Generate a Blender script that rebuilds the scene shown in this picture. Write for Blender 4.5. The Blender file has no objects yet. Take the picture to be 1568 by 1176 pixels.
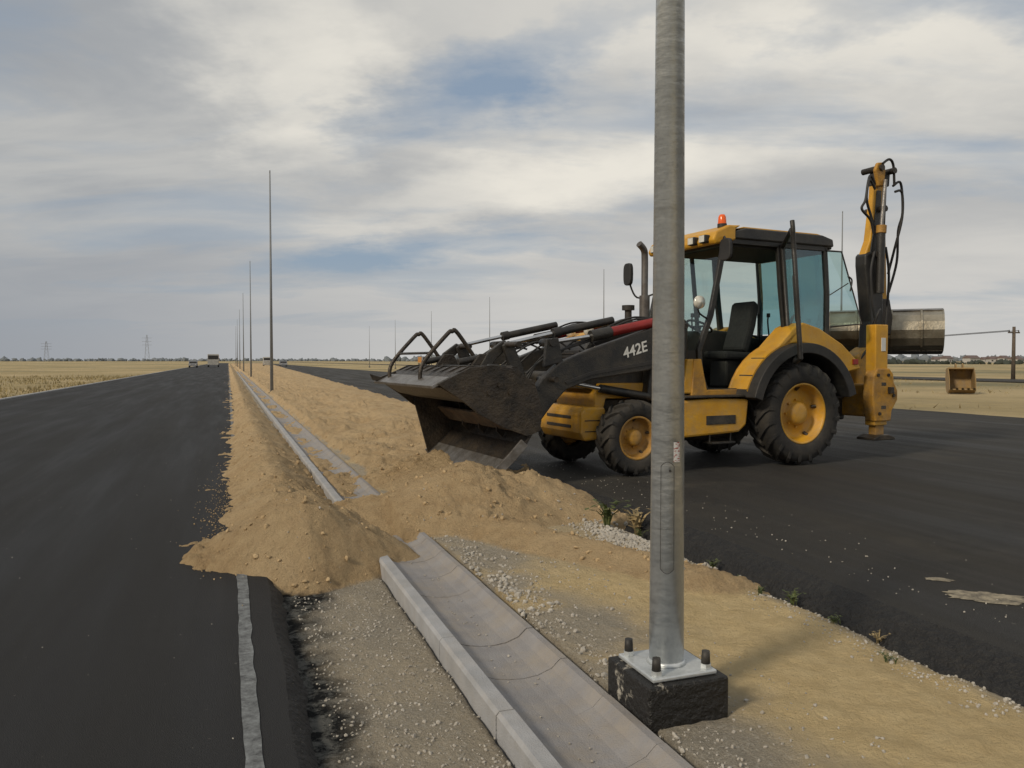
import bpy, bmesh, math, random
from mathutils import Vector, Matrix, noise
random.seed(7)
S = bpy.context.scene
S.view_settings.view_transform = 'Standard'
S.view_settings.look = 'None'
S.view_settings.exposure = 0

# ------------------------------------------------------------------ materials
def newmat(name):
    m = bpy.data.materials.new(name); m.use_nodes = True
    nt = m.node_tree
    return m, nt, nt.nodes['Principled BSDF']

def N(nt, t, **kw):
    n = nt.nodes.new(t)
    for k, v in kw.items():
        setattr(n, k, v)
    return n

def noise_fac(nt, scale, detail=4, rough=.6, lo=.35, hi=.65, stretch=None, coord='Object', dist=0):
    tc = N(nt, 'ShaderNodeTexCoord')
    src = tc.outputs[coord]
    if stretch:
        mp = N(nt, 'ShaderNodeMapping'); mp.inputs['Scale'].default_value = stretch
        nt.links.new(src, mp.inputs[0]); src = mp.outputs[0]
    n = N(nt, 'ShaderNodeTexNoise'); n.inputs['Scale'].default_value = scale
    n.inputs['Detail'].default_value = detail; n.inputs['Roughness'].default_value = rough
    n.inputs['Distortion'].default_value = dist
    nt.links.new(src, n.inputs['Vector'])
    r = N(nt, 'ShaderNodeMapRange'); r.inputs[1].default_value = lo; r.inputs[2].default_value = hi
    nt.links.new(n.outputs[0], r.inputs[0])
    return r.outputs[0]

def mixc(nt, fac, a, b):
    m = N(nt, 'ShaderNodeMix', data_type='RGBA')
    for idx, v in ((6, a), (7, b)):
        if isinstance(v, (tuple, list)):
            m.inputs[idx].default_value = (v[0], v[1], v[2], 1)
        else:
            nt.links.new(v, m.inputs[idx])
    if isinstance(fac, float): m.inputs[0].default_value = fac
    else: nt.links.new(fac, m.inputs[0])
    return m.outputs[2]

def math_(nt, op, a, b=None, clamp=False):
    m = N(nt, 'ShaderNodeMath', operation=op); m.use_clamp = clamp
    for i, v in enumerate((a, b)):
        if v is None: continue
        if isinstance(v, (int, float)): m.inputs[i].default_value = v
        else: nt.links.new(v, m.inputs[i])
    return m.outputs[0]

def bump(nt, b, fac, dist, strength=1.0, prev=None):
    n = N(nt, 'ShaderNodeBump'); n.inputs['Distance'].default_value = dist
    n.inputs['Strength'].default_value = strength
    nt.links.new(fac, n.inputs['Height'])
    if prev: nt.links.new(prev, n.inputs['Normal'])
    nt.links.new(n.outputs[0], b.inputs['Normal'])
    return n.outputs[0]

def simple(name, c1, c2=None, scale=6, rough=.6, metal=0, bmp=0, bscale=60, dust=0, dustc=(.30, .24, .16), coat=0):
    m, nt, b = newmat(name)
    c2 = c2 or tuple(x * .8 for x in c1)
    col = mixc(nt, noise_fac(nt, scale), c1, c2)
    if dust:
        f = noise_fac(nt, 3.2, 6, .75, .42, .75)
        tc = N(nt, 'ShaderNodeTexCoord'); sp = N(nt, 'ShaderNodeSeparateXYZ')
        nt.links.new(tc.outputs['Object'], sp.inputs[0])
        mr = N(nt, 'ShaderNodeMapRange'); mr.inputs[1].default_value = 0; mr.inputs[2].default_value = 2.4
        mr.inputs[3].default_value = 1.0; mr.inputs[4].default_value = .25
        nt.links.new(sp.outputs[2], mr.inputs[0])
        f = math_(nt, 'MULTIPLY', f, mr.outputs[0]); f = math_(nt, 'MULTIPLY', f, dust)
        col = mixc(nt, f, col, dustc)
    nt.links.new(col, b.inputs['Base Color'])
    b.inputs['Roughness'].default_value = rough; b.inputs['Metallic'].default_value = metal
    b.inputs['Coat Weight'].default_value = coat
    if bmp: bump(nt, b, noise_fac(nt, bscale, 3, .6, .3, .7), bmp)
    return m

YEL = simple('yellow_paint', (.64, .335, .017), (.52, .26, .018), 4, .46, 0, .0015, 40, .85)
YELD = simple('yellow_paint_worn', (.52, .26, .02), (.30, .15, .025), 7, .55, 0, .003, 50, 1.0, (.24, .18, .11))
BLK = simple('black_paint', (.012, .012, .013), (.022, .021, .019), 5, .42, 0, .002, 60, .32)
BLKM = simple('black_plastic', (.016, .016, .017), (.023, .022, .022), 5, .6, 0, 0, 60, .15)
DARKS = simple('worn_bucket_steel', (.024, .022, .020), (.054, .044, .036), 5, .45, .4, .004, 30, .6, (.16, .12, .075))
RUST = simple('rusty_steel', (.14, .085, .048), (.06, .045, .032), 6, .7, .15, .004, 30, .5)
EDGE = simple('ground_steel_edge', (.30, .29, .28), (.17, .155, .14), 9, .42, .7, .002, 50, .25)
CHROME = simple('chrome_rod', (.7, .7, .7), (.55, .55, .55), 4, .15, 1)
BRUSH = simple('polished_bucket_steel', (.42, .38, .30), (.24, .205, .15), 2.5, .34, .8, .002, 14, .3)
RED = simple('red_paint', (.30, .02, .015), (.2, .015, .012), 4, .4)
WHITE = simple('white_paint', (.75, .74, .7), (.6, .6, .57), 4, .5)
TYRE = simple('tyre_rubber', (.014, .014, .014), (.026, .024, .022), 5, .8, 0, .002, 60, .5, (.11, .09, .065))
ORANGE = simple('orange_lens', (.9, .16, .01), (.8, .12, .01), 4, .2)
SEATM = simple('seat_fabric', (.02, .02, .022), (.03, .03, .03), 20, .9)
LAMPG = simple('lamp_glass', (.75, .73, .66), (.6, .58, .5), 20, .12, .2)
WOOD = simple('weathered_wood', (.13, .1, .075), (.08, .065, .05), 8, .9, 0, .004, 30)
PIPE = simple('exhaust_steel', (.10, .085, .075), (.16, .15, .14), 8, .5, .6)

def glass(name, tint, gl=.12):
    m = bpy.data.materials.new(name); m.use_nodes = True; nt = m.node_tree
    nt.nodes.clear()
    o = N(nt, 'ShaderNodeOutputMaterial'); t = N(nt, 'ShaderNodeBsdfTransparent'); g = N(nt, 'ShaderNodeBsdfGlossy')
    t.inputs[0].default_value = (*tint, 1); g.inputs['Roughness'].default_value = .03
    mx = N(nt, 'ShaderNodeMixShader'); mx.inputs[0].default_value = gl
    nt.links.new(t.outputs[0], mx.inputs[1]); nt.links.new(g.outputs[0], mx.inputs[2]); nt.links.new(mx.outputs[0], o.inputs[0])
    return m
GLASS = glass('clear_cab_glass', (.86, .92, .90), .07)
GLASST = glass('tinted_cab_glass', (.48, .68, .70), .14)

# ------------------------------------------------------------------ mesh helpers
def mk(name, verts, faces, mat, parent=None, smooth=False, bevel=0, recalc=True):
    me = bpy.data.meshes.new(name); me.from_pydata(verts, [], faces); me.update()
    if recalc:
        bm = bmesh.new(); bm.from_mesh(me); bmesh.ops.recalc_face_normals(bm, faces=bm.faces); bm.to_mesh(me); bm.free()
    if smooth:
        for p in me.polygons: p.use_smooth = True
    o = bpy.data.objects.new(name, me); S.collection.objects.link(o)
    if mat: me.materials.append(mat)
    if parent: o.parent = parent
    if bevel:
        b = o.modifiers.new('bevel', 'BEVEL'); b.width = bevel; b.segments = 2; b.limit_method = 'ANGLE'
    return o

def empty(name, loc=(0, 0, 0), rz=0):
    e = bpy.data.objects.new(name, None); S.collection.objects.link(e); e.location = loc; e.rotation_euler = (0, 0, rz); return e

def prism(name, pts, w0, w1, mat, par, bevel=.012, smooth=False):
    n = len(pts)
    v = [(u, -w0, z) for u, z in pts] + [(u, -w1, z) for u, z in pts]
    f = [tuple(range(n)), tuple(range(2 * n - 1, n - 1, -1))] + [(i, (i + 1) % n, n + (i + 1) % n, n + i) for i in range(n)]
    return mk(name, v, f, mat, par, smooth, bevel)

def box(name, u0, u1, w0, w1, z0, z1, mat, par, bevel=.012):
    return prism(name, [(u0, z0), (u1, z0), (u1, z1), (u0, z1)], w0, w1, mat, par, bevel)

def plate(name, line, th, w0, w1, mat, par, bevel=.004):
    top, bot = [], []
    for i, p in enumerate(line):
        a = Vector(line[max(i - 1, 0)]); b = Vector(line[min(i + 1, len(line) - 1)])
        t = (b - a).normalized(); nn = Vector((-t.y, t.x)) * th / 2
        top.append((p[0] + nn.x, p[1] + nn.y)); bot.append((p[0] - nn.x, p[1] - nn.y))
    return prism(name, top + bot[::-1], w0, w1, mat, par, bevel)

def smooth_line(pts, k=6):
    P = [Vector(p) for p in pts]; out = []
    for i in range(len(P) - 1):
        p0 = P[max(i - 1, 0)]; p1 = P[i]; p2 = P[i + 1]; p3 = P[min(i + 2, len(P) - 1)]
        for j in range(k):
            t = j / k
            out.append(.5 * ((2 * p1) + (p2 - p0) * t + (2 * p0 - 5 * p1 + 4 * p2 - p3) * t * t + (-p0 + 3 * p1 - 3 * p2 + p3) * t ** 3))
    out.append(P[-1]); return out

def tube(name, pts, r, mat, par=None, sm=True, world=False, res=4):
    P = [Vector(p) for p in pts]
    if sm and len(P) > 2: P = smooth_line(P)
    c = bpy.data.curves.new(name, 'CURVE'); c.dimensions = '3D'; c.bevel_depth = r; c.bevel_resolution = res; c.use_fill_caps = True
    s = c.splines.new('POLY'); s.points.add(len(P) - 1)
    for i, p in enumerate(P):
        s.points[i].co = (p.x, p.y if world else -p.y, p.z, 1)
    c.materials.append(mat)
    o = bpy.data.objects.new(name, c); S.collection.objects.link(o)
    if par: o.parent = par
    return o

def lathe(name, prof, cu, cw, cz, sgn, mat, par, segs=48, smooth=True, closed=False):
    v = []; f = []; n = len(prof)
    for i in range(segs):
        a = 2 * math.pi * i / segs
        for r, y in prof: v.append((cu + r * math.cos(a), -cw + sgn * y, cz + r * math.sin(a)))
    for i in range(segs):
        j = (i + 1) % segs
        for k in range(n if closed else n - 1):
            l = (k + 1) % n
            f.append((i * n + k, i * n + l, j * n + l, j * n + k))
    o = mk(name, v, f, mat, par, smooth)
    return o

def cone_z(name, x, y, z0, z1, r0, r1, mat, par=None, segs=24, smooth=True):
    v = []
    for z, r in ((z0, r0), (z1, r1)):
        for i in range(segs):
            a = 2 * math.pi * i / segs; v.append((x + r * math.cos(a), y + r * math.sin(a), z))
    f = [(i, (i + 1) % segs, segs + (i + 1) % segs, segs + i) for i in range(segs)] + [tuple(range(segs))[::-1], tuple(range(segs, 2 * segs))]
    o = mk(name, v, f, mat, par, False)
    if smooth:
        for p in o.data.polygons: p.use_smooth = len(p.vertices) == 4
    return o

def wboxv(x0, x1, y0, y1, z0, z1):
    v = [(x0, y0, z0), (x1, y0, z0), (x1, y1, z0), (x0, y1, z0), (x0, y0, z1), (x1, y0, z1), (x1, y1, z1), (x0, y1, z1)]
    f = [(0, 3, 2, 1), (4, 5, 6, 7), (0, 1, 5, 4), (1, 2, 6, 5), (2, 3, 7, 6), (3, 0, 4, 7)]
    return v, f
def wbox(name, x0, x1, y0, y1, z0, z1, mat, par=None, bevel=0):
    v, f = wboxv(x0, x1, y0, y1, z0, z1); return mk(name, v, f, mat, par, False, bevel)

def sst(a, b, x):
    t = max(0, min(1, (x - a) / (b - a))); return t * t * (3 - 2 * t)

# ------------------------------------------------------------------ ground materials
def asphalt(name, base, warm, patch=.5):
    m, nt, b = newmat(name)
    c = mixc(nt, noise_fac(nt, 220, 2, .7, .35, .7), tuple(x * .45 for x in base), tuple(x * 1.8 for x in base))
    c = mixc(nt, math_(nt, 'MULTIPLY', noise_fac(nt, .9, 5, .65, .4, .75, (1.8, .10, 1)), .75), c, warm)
    c = mixc(nt, math_(nt, 'MULTIPLY', noise_fac(nt, .35, 5, .7, .54, .72), patch), c, tuple(x * 1.7 for x in warm))
    sp = noise_fac(nt, 30, 2, .5, .73, .76)
    c = mixc(nt, math_(nt, 'MULTIPLY', sp, .5), c, (.18, .17, .15))
    nt.links.new(c, b.inputs['Base Color'])
    r = N(nt, 'ShaderNodeMapRange'); r.inputs[3].default_value = .62; r.inputs[4].default_value = .9
    nt.links.new(noise_fac(nt, .8, 3, .6, .35, .65, (2, .12, 1)), r.inputs[0]); nt.links.new(r.outputs[0], b.inputs['Roughness'])
    b.inputs['Specular IOR Level'].default_value = .32
    bump(nt, b, noise_fac(nt, 160, 2, .7, .3, .7), .006)
    return m
ASPH_L = asphalt('asphalt_fresh', (.020, .020, .021), (.036, .0355, .0345), .2)
ASPH_R = asphalt('asphalt_dusty', (.027, .0255, .0235), (.054, .048, .038), .6)
TAR = simple('tar_edge', (.007, .007, .008), (.017, .016, .015), 18, .7, 0, .02, 25)

def median_mat():
    m, nt, b = newmat('median_soil_and_sand')
    at = N(nt, 'ShaderNodeVertexColor', layer_name='zone')
    sp = N(nt, 'ShaderNodeSeparateColor'); nt.links.new(at.outputs[0], sp.inputs[0])
    fine = noise_fac(nt, 90, 4, .75, .3, .7); med = noise_fac(nt, 7, 5, .7, .35, .68); big = noise_fac(nt, 1.3, 4, .6, .35, .7)
    stones = noise_fac(nt, 45, 2, .6, .55, .68)
    soil = mixc(nt, fine, (.26, .23, .185), (.44, .395, .32))
    soil = mixc(nt, math_(nt, 'MULTIPLY', big, .6), soil, (.50, .42, .30))
    soil = mixc(nt, math_(nt, 'MULTIPLY', stones, .4), soil, (.52, .49, .43))
    sand = mixc(nt, med, (.54, .40, .23), (.39, .272, .15))
    sand = mixc(nt, math_(nt, 'MULTIPLY', big, .6), sand, (.62, .48, .295))
    sand = mixc(nt, math_(nt, 'MULTIPLY', fine, .32), sand, (.28, .185, .10))
    ys = mixc(nt, med, (.70, .55, .31), (.58, .44, .235)); ys = mixc(nt, math_(nt, 'MULTIPLY', fine, .2), ys, (.46, .34, .18))
    tar = mixc(nt, noise_fac(nt, 9, 5, .75, .46, .58), (.012, .013, .014), (.14, .14, .13))
    c = mixc(nt, sp.outputs[1], soil, ys)
    c = mixc(nt, sp.outputs[2], c, tar)
    c = mixc(nt, sp.outputs[0], c, sand)
    nt.links.new(c, b.inputs['Base Color']); b.inputs['Roughness'].default_value = .95
    b.inputs['Specular IOR Level'].default_value = .12
    bump(nt, b, noise_fac(nt, 16, 6, .78, .2, .8), .038)
    return m
MED = median_mat()
SANDM = simple('sand_clod', (.50, .37, .21), (.37, .265, .145), 5, .95, 0, .006, 40)
GRAV = simple('gravel_stone', (.46, .43, .38), (.30, .275, .235), 2.5, .85, 0, .002, 60)
CONC = simple('gutter_concrete', (.28, .27, .27), (.23, .22, .22), 5, .85, 0, .002, 120, .6, (.34, .28, .20))
KERB = simple('kerb_concrete', (.38, .385, .40), (.30, .305, .315), 5, .8, 0, .002, 120, .35, (.34, .29, .22))

def field_mat():
    m, nt, b = newmat('dry_grass_and_sand_ground')
    c = mixc(nt, noise_fac(nt, .6, 6, .7, .35, .7), (.42, .32, .15), (.25, .20, .095))
    c = mixc(nt, noise_fac(nt, .05, 5, .6, .4, .62), c, (.50, .39, .21))
    c = mixc(nt, math_(nt, 'MULTIPLY', noise_fac(nt, .018, 5, .6, .5, .6), .7), c, (.15, .15, .08))
    nt.links.new(c, b.inputs['Base Color']); b.inputs['Roughness'].default_value = .95
    bump(nt, b, noise_fac(nt, 3, 5, .75, .2, .8), .15)
    return m
FIELD = field_mat()

mk('ground', [(-4000, -300, -.22), (4000, -300, -.22), (4000, 6000, -.22), (-4000, 6000, -.22)], [(0, 1, 2, 3)], FIELD)

# ------------------------------------------------------------------ left road
def strip(name, fl, fr, zt, mat, ys):
    v = []; f = []
    for y in ys:
        v += [(fl(y), y, zt), (fr(y), y, zt)]
    for i in range(len(ys) - 1):
        a = 2 * i; f.append((a, a + 1, a + 3, a + 2))
    return mk(name, v, f, mat, recalc=False)
ysn = [-8 + .08 * i for i in range(350)] + [20 + 6 * 1.12 ** i for i in range(40)]
ysn = sorted(y for y in ysn if y < 1400)
def le(y): return .25 + .018 * noise.noise(Vector((0, y * 1.3, 0))) + .008 * noise.noise(Vector((5, y * 7, 0)))
strip('road', lambda y: -8.6, le, 0, ASPH_L, ysn)
def skirt(name, fx, sgn, z0, zb, w, mat):
    v = []; f = []; K = 5
    for y in ysn:
        for k in range(K):
            t = k / (K - 1)
            nn = .02 * noise.noise(Vector((k * 3.1, y * 6, 2))) * (1 if k else 0)
            v.append((fx(y) + sgn * (w * t ** .8 + nn), y, z0 + (zb - z0) * t ** 1.2 + nn * .7 * (k > 0)))
    for i in range(len(ysn) - 1):
        for k in range(K - 1):
            a = i * K + k; f.append((a, a + 1, a + K + 1, a + K))
    return mk(name, v, f, mat, smooth=True)
skirt('road_edge', le, 1, 0, -.16, .13, TAR)
m, nt, b = newmat('worn_road_paint')
w_ = noise_fac(nt, 14, 8, .8, .34, .66)
c = mixc(nt, w_, (.04, .04, .042), (.23, .245, .25))
nt.links.new(c, b.inputs['Base Color']); b.inputs['Roughness'].default_value = .8
def pl(y, s): return .078 + s * (.036 + .009 * noise.noise(Vector((s * 9, y * 5, 0)))) + .008 * noise.noise(Vector((1, y * .8, 3)))
strip('road_edge_line', lambda y: pl(y, -1), lambda y: pl(y, 1), .004, m, ysn)
wbox('verge_kerb', -8.78, -8.6, -8, 600, -.2, .05, KERB)

# ------------------------------------------------------------------ right road
def re(y): return 3.86 + .05 * noise.noise(Vector((9, y * .7, 0))) + .03 * noise.noise(Vector((9, y * 4, 0))) - .14 * sst(6, 2.5, y)
strip('carriageway', re, lambda y: 19.3 + .15 * noise.noise(Vector((2, y * .5, 0))), .12, ASPH_R, ysn)
skirt('carriageway_edge', re, -1, .12, -.08, .26, TAR)
wbox('side_road', 60, 68, -50, 900, -.2, -.12, ASPH_R)
def patch(x, y, rx, ry, rot, z, sd):
    v = [(x, y, z + .002)]; n = 60; c_, s_ = math.cos(rot), math.sin(rot)
    for i in range(n):
        a = 2 * math.pi * i / n
        k = 1 + .45 * noise.noise(Vector((math.cos(a) * 1.5, math.sin(a) * 1.5, sd))) + .3 * noise.noise(Vector((math.cos(a) * 6, math.sin(a) * 6, sd)))
        px, py = rx * k * math.cos(a), ry * k * math.sin(a); v.append((x + px * c_ - py * s_, y + px * s_ + py * c_, z))
    return mk('sand_patch', v, [(0, i + 1, (i + 1) % n + 1) for i in range(n)], PATCHM, smooth=True)
m, nt, b = newmat('thin_sand_film')
c = mixc(nt, noise_fac(nt, 9, 7, .8, .35, .62), (.05, .045, .038), (.36, .31, .22)); nt.links.new(c, b.inputs['Base Color']); b.inputs['Roughness'].default_value = .95
PATCHM = m
patch(4.45, 3.55, .13, .24, .9, .1235, 1); patch(4.5, 3.95, .05, .08, .9, .1235, 5)

# ------------------------------------------------------------------ median heightfield
def edge(Y):
    e = 3.72
    if Y > 9: e += min(Y - 9, 13) * .13
    if Y > 22: e += (Y - 22) * .035
    return e
def height(X, Y):
    n1 = noise.fractal(Vector((X * 1.1, Y * 1.1, 0)), 1.0, 2.0, 3)
    n2 = noise.fractal(Vector((X * 5, Y * 5, 4)), .8, 2.0, 4)
    n3 = noise.noise(Vector((X * 22, Y * 22, 1)))
    if X < 1.13: z0 = -.10 + .012 * n2
    elif X < 1.72: z0 = -.2
    else:
        z0 = -.0 + .024 * n1 + .017 * n2 - .10 * sst(3.35, 3.75, X)
        z0 -= .022 * max(0, noise.noise(Vector((X * 3.2, Y * 3.2, 9))))
    z0 += .004 * n3
    s = -1.0
    if Y > 4.5:
        xc = .50 + .05 * noise.noise(Vector((0, Y * .9, 7)))
        if Y < 6.45: hp = .48 - .78 * (6.45 - Y); xc += .05
        elif Y < 7.9: hp = .48 - .21 * sst(6.6, 7.9, Y); xc += .05 * (1 - sst(6.5, 7.9, Y))
        else: hp = .27 - .10 * sst(10, 30, Y)
        hp += .09 * noise.noise(Vector((3, Y * 1.5, 1)))
        s = max(s, hp - .61 * math.sqrt((X - xc) ** 2 + .008) + .045)
        s = max(s, .03 - .22 * math.hypot((X - .02) * 1.1, (Y - 7.5)))
        if Y > 7 and X < .6:
            s = max(s, .055 * noise.noise(Vector((X * .9 + Y * .25, Y * 2.3, 20))) + .010 - .13 * max(0, .25 - X))
    s = max(s, .18 - .31 * math.hypot((X - 1.42), (Y - 8.3) * .85))
    if Y > 9 and X < 2: s = max(s, -.065 + .10 * noise.noise(Vector((X * 2, Y * .6, 5))) - .8 * max(0, 1.3 - X))
    if X > 1.5:
        l = .06 + .05 * n1 + .10 * sst(3.0, 3.9, X) * sst(9, 12, Y)
        wv = noise.noise(Vector((X * 1.2 + Y * .5, Y * .8, 3))); l += (.08 * wv + .09 * (.5 - abs(noise.noise(Vector((X * 1.6 + Y * .3, Y * 1.1, 13)))) * 2)) * sst(8.5, 11, Y) + .05 * sst(10, 20, Y)
        l -= .35 * (1 - sst(6.3, 7.2, Y + .35 * n1)) + .9 * max(0, 1.9 - X) + .5 * max(0, X - edge(Y) + .25 * n1)
        s = max(s, l)
        s = max(s, .60 - .53 * math.sqrt(((X - 2.35) * .92) ** 2 + ((Y - 8.0) * .92) ** 2 + .03))
        s = max(s, .44 - .50 * math.sqrt(((X - 3.1)) ** 2 + ((Y - 7.95)) ** 2 + .02))
        s = max(s, .42 - .42 * math.sqrt((X - 2.7) ** 2 + ((Y - 10.2) * .6) ** 2 + .02))
        a = Vector((2.35, 6.85)); bb = Vector((3.25, 4.75)); p = Vector((X, Y)); t = max(0, min(1, (p - a).dot(bb - a) / (bb - a).length_squared))
        dd = (p - a - (bb - a) * t).length
        s = max(s, .175 - .05 * t - .46 * math.sqrt(dd * dd + .003))
    rg = .45 + 1.5 * max(0, min(1, .5 + noise.noise(Vector((X * .9, Y * .9, 11))) * 1.6))
    s += .022 * n1 + (.036 * n2 + .016 * n3) * rg
    z = max(s, z0)
    sand = sst(-.012, .012, s - z0)
    return z, sand, n1, n2
Xs = [-.55 + .028 * i for i in range(167)]
while Xs[-1] < 22: Xs.append(Xs[-1] + (.12 if Xs[-1] < 8 else .6))
Ys = [.6]; d = .028
while Ys[-1] < 420:
    if Ys[-1] > 11: d *= 1.015
    Ys.append(Ys[-1] + min(d, 6))
nx, ny = len(Xs), len(Ys); V = []; F = []; C = []
for Y in Ys:
    for X in Xs:
        z, sand, n1, n2 = height(X, Y)
        V.append((X, Y, z))
        tar = (1 - sst(.44, .70, X + .12 * n1 + .10 * n2)) + sst(3.52, 3.66, X + .08 * n2) * (1 - sst(9, 10, Y))
        ye = sst(1.95, 2.45, X + .4 * n1 + .1 * n2) * (1 - sst(3.3, 3.6, X + .1 * n2)) * (1 - .5 * sst(5.0, 6, Y))
        ye = max(ye, .8 * sst(.0, .4, n1) * (X > 1.72))
        C += [sand, min(1, ye), min(1, tar), 1]
for j in range(ny - 1):
    for i in range(nx - 1):
        a = j * nx + i
        if Xs[i] > edge(Ys[j]) + 1.2: continue
        F.append((a, a + 1, a + nx + 1, a + nx))
med = mk('median_soil', V, F, MED, smooth=True, recalc=False)
ca = med.data.color_attributes.new('zone', 'FLOAT_COLOR', 'POINT'); ca.data.foreach_set('color', C)

# ------------------------------------------------------------------ kerb + gutter channel
def extr(name, prof, y0, y1, L, gap, mat, par=None):
    v = []; f = []; n = len(prof); y = y0
    while y < y1:
        b0 = len(v); j = random.uniform(-.003, .003); jz = random.uniform(-.003, .003)
        for yy in (y + gap, y + L - gap):
            for x, z in prof: v.append((x + j, yy, z + jz))
        for k in range(n): f.append((b0 + k, b0 + (k + 1) % n, b0 + n + (k + 1) % n, b0 + n + k))
        f += [tuple(range(b0, b0 + n)), tuple(range(b0 + 2 * n - 1, b0 + n - 1, -1))]
        y += L
    return mk(name, v, f, mat, par)
gut = empty('drainage_gutter')
extr('kerb_stones', [(1.12, -.2), (1.12, .0), (1.135, .018), (1.205, .018), (1.235, -.02), (1.235, -.2)], .3, 120, 1.0, .003, KERB, gut)
ch = [(1.238, -.030), (1.28, -.046), (1.36, -.061), (1.44, -.066), (1.52, -.059), (1.60, -.032), (1.635, .0), (1.65, .012), (1.69, .012), (1.70, .0), (1.70, -.2), (1.238, -.2)]
extr('channel_stones', ch, .3, 120, .5, .003, CONC, gut)
wbox('joint_mortar', 1.15, 1.66, .3, 120, -.21, -.075, TAR, gut)

# ------------------------------------------------------------------ stones and clods (one mesh each)
def ico(sub):
    bm = bmesh.new(); bmesh.ops.create_icosphere(bm, subdivisions=sub, radius=1)
    v = [x.co.copy() for x in bm.verts]; f = [[w.index for w in p.verts] for p in bm.faces]; bm.free(); return v, f
I1 = ico(1); I2 = ico(2)
def scatter(name, pts, mat, tmpl, smooth=False, rough=.35):
    v = []; f = []
    for (x, y, z, r) in pts:
        b0 = len(v); R = Matrix.Rotation(random.uniform(0, 6.3), 3, Vector((random.gauss(0, 1), random.gauss(0, 1), random.gauss(0, 1))).normalized())
        sc = Vector((random.uniform(.7, 1.3), random.uniform(.7, 1.2), random.uniform(.5, .9))); off = random.uniform(0, 99)
        for p in tmpl[0]:
            q = R @ Vector((p.x * sc.x, p.y * sc.y, p.z * sc.z)) * (1 + rough * noise.noise(p * 1.4 + Vector((off, 0, 0))))
            v.append((x + q.x * r, y + q.y * r, z + q.z * r))
        f += [[b0 + i for i in t] for t in tmpl[1]]
    return mk(name, v, f, mat, smooth=smooth, recalc=False)
pts = []
for _ in range(6500):
    t = random.random()
    Y = 2.0 + 7 * random.random() ** 1.3
    if t < .45: X = random.uniform(.42, 1.11)
    elif t < .72: X = random.gauss(3.44, .12)
    elif t < .88: X = random.gauss(1.84, .1)
    else: X = random.uniform(1.75, 2.6)
    if abs(X - 1.905) < .24 and abs(Y - 3.15) < .24: continue
    if 1.11 < X < 1.71: continue
    z, sd, *_r = height(X, Y)
    if sd > .5 and random.random() < .95: continue
    r = random.choice([.003, .004, .005, .006, .008, .010]) * random.uniform(.7, 1.2)
    if t > .45 and random.random() < .10: r *= 1.9
    pts.append((X, Y, z + r * .25, r))
for _ in range(900):
    Y = random.gauss(6.1, .45); X = random.gauss(3.34, .15); z, *_r = height(X, Y); r = random.uniform(.009, .024); pts.append((X, Y, z + r * .3, r))
for _ in range(160):
    Y = random.gauss(5.2, .5); X = random.gauss(1.85, .12); 
    if X < 1.72: continue
    z, *_r = height(X, Y); r = random.uniform(.008, .022); pts.append((X, Y, z + r * .3, r))
for _ in range(90):
    Y = random.uniform(2.8, 8); X = random.uniform(1.30, 1.56); r = random.uniform(.003, .008); pts.append((X, Y, -.058, r))
for _ in range(140):
    Y = random.uniform(2.5, 16); X = random.uniform(-5, .2); r = random.uniform(.002, .005); pts.append((X, Y, r * .5, r))
for _ in range(250):
    Y = random.uniform(3, 14); X = 3.95 + abs(random.gauss(0, .5)); r = random.uniform(.003, .008); pts.append((X, Y, .12 + r * .5, r))
scatter('gravel', pts, GRAV, I1)
pts = []
while len(pts) < 1900:
    Y = 4.9 + 12 * random.random() ** 1.8; X = random.uniform(-.35, 4.6)
    z, sd, n1, n2 = height(X, Y)
    if sd < .6: continue
    if X > 3.75 and z < .13: continue
    if X < .27 and z < .005: continue
    r = random.choice([.004, .005, .007, .009, .013, .022]) * random.uniform(.7, 1.2)
    pts.append((X, Y, z + r * .15, r))
for _ in range(700):
    X = .10 - abs(random.gauss(0, .18)); Y = 7.0 + random.gauss(0, .7) + abs(random.gauss(0, 2.5)); r = random.uniform(.002, .007); pts.append((X, Y, .003 + r * .4, r))
scatter('sand_clods', pts, SANDM, I2, True, .9)

# ------------------------------------------------------------------ weeds
LEAF = simple('weed_leaf', (.06, .09, .025), (.11, .12, .04), 30, .7)
DRYL = simple('dry_leaf', (.36, .27, .13), (.24, .18, .09), 30, .8)
def weed(x, y, hgt, n, mat, name='weed_plant'):
    z = height(x, y)[0]; v = []; f = []
    for i in range(n):
        a = random.uniform(0, 6.28); L = hgt * random.uniform(.5, 1); ln = random.uniform(.25, .9)
        base = Vector((x + random.gauss(0, .012), y + random.gauss(0, .012), z)); dirv = Vector((math.cos(a), math.sin(a), 0)); side = Vector((-dirv.y, dirv.x, 0))
        b0 = len(v); w = hgt * .05
        P = [base + dirv * (L * ln * t * t) + Vector((0, 0, L * t * (1.15 - .4 * t))) for t in (0, .35, .7, 1)]
        for k, p in enumerate(P):
            ww = w * (.4, 1, .8, .05)[k]; v += [tuple(p - side * ww), tuple(p + side * ww)]
        for k in range(3): f.append((b0 + 2 * k, b0 + 2 * k + 1, b0 + 2 * k + 3, b0 + 2 * k + 2))
        for q in range(4):
            t = random.uniform(.3, 1); c = base + dirv * (L * ln * t * t) + Vector((0, 0, L * t * (1.15 - .4 * t))); a2 = random.uniform(0, 6.28)
            d2 = Vector((math.cos(a2), math.sin(a2), random.uniform(-.2, .5))) * hgt * .22; s2 = Vector((-math.sin(a2), math.cos(a2), 0)) * hgt * .07; b1 = len(v)
            v += [tuple(c), tuple(c + d2 * .5 + s2), tuple(c + d2), tuple(c + d2 * .5 - s2)]; f.append((b1, b1 + 1, b1 + 2, b1 + 3))
    return mk(name, v, f, mat, recalc=False)
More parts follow.
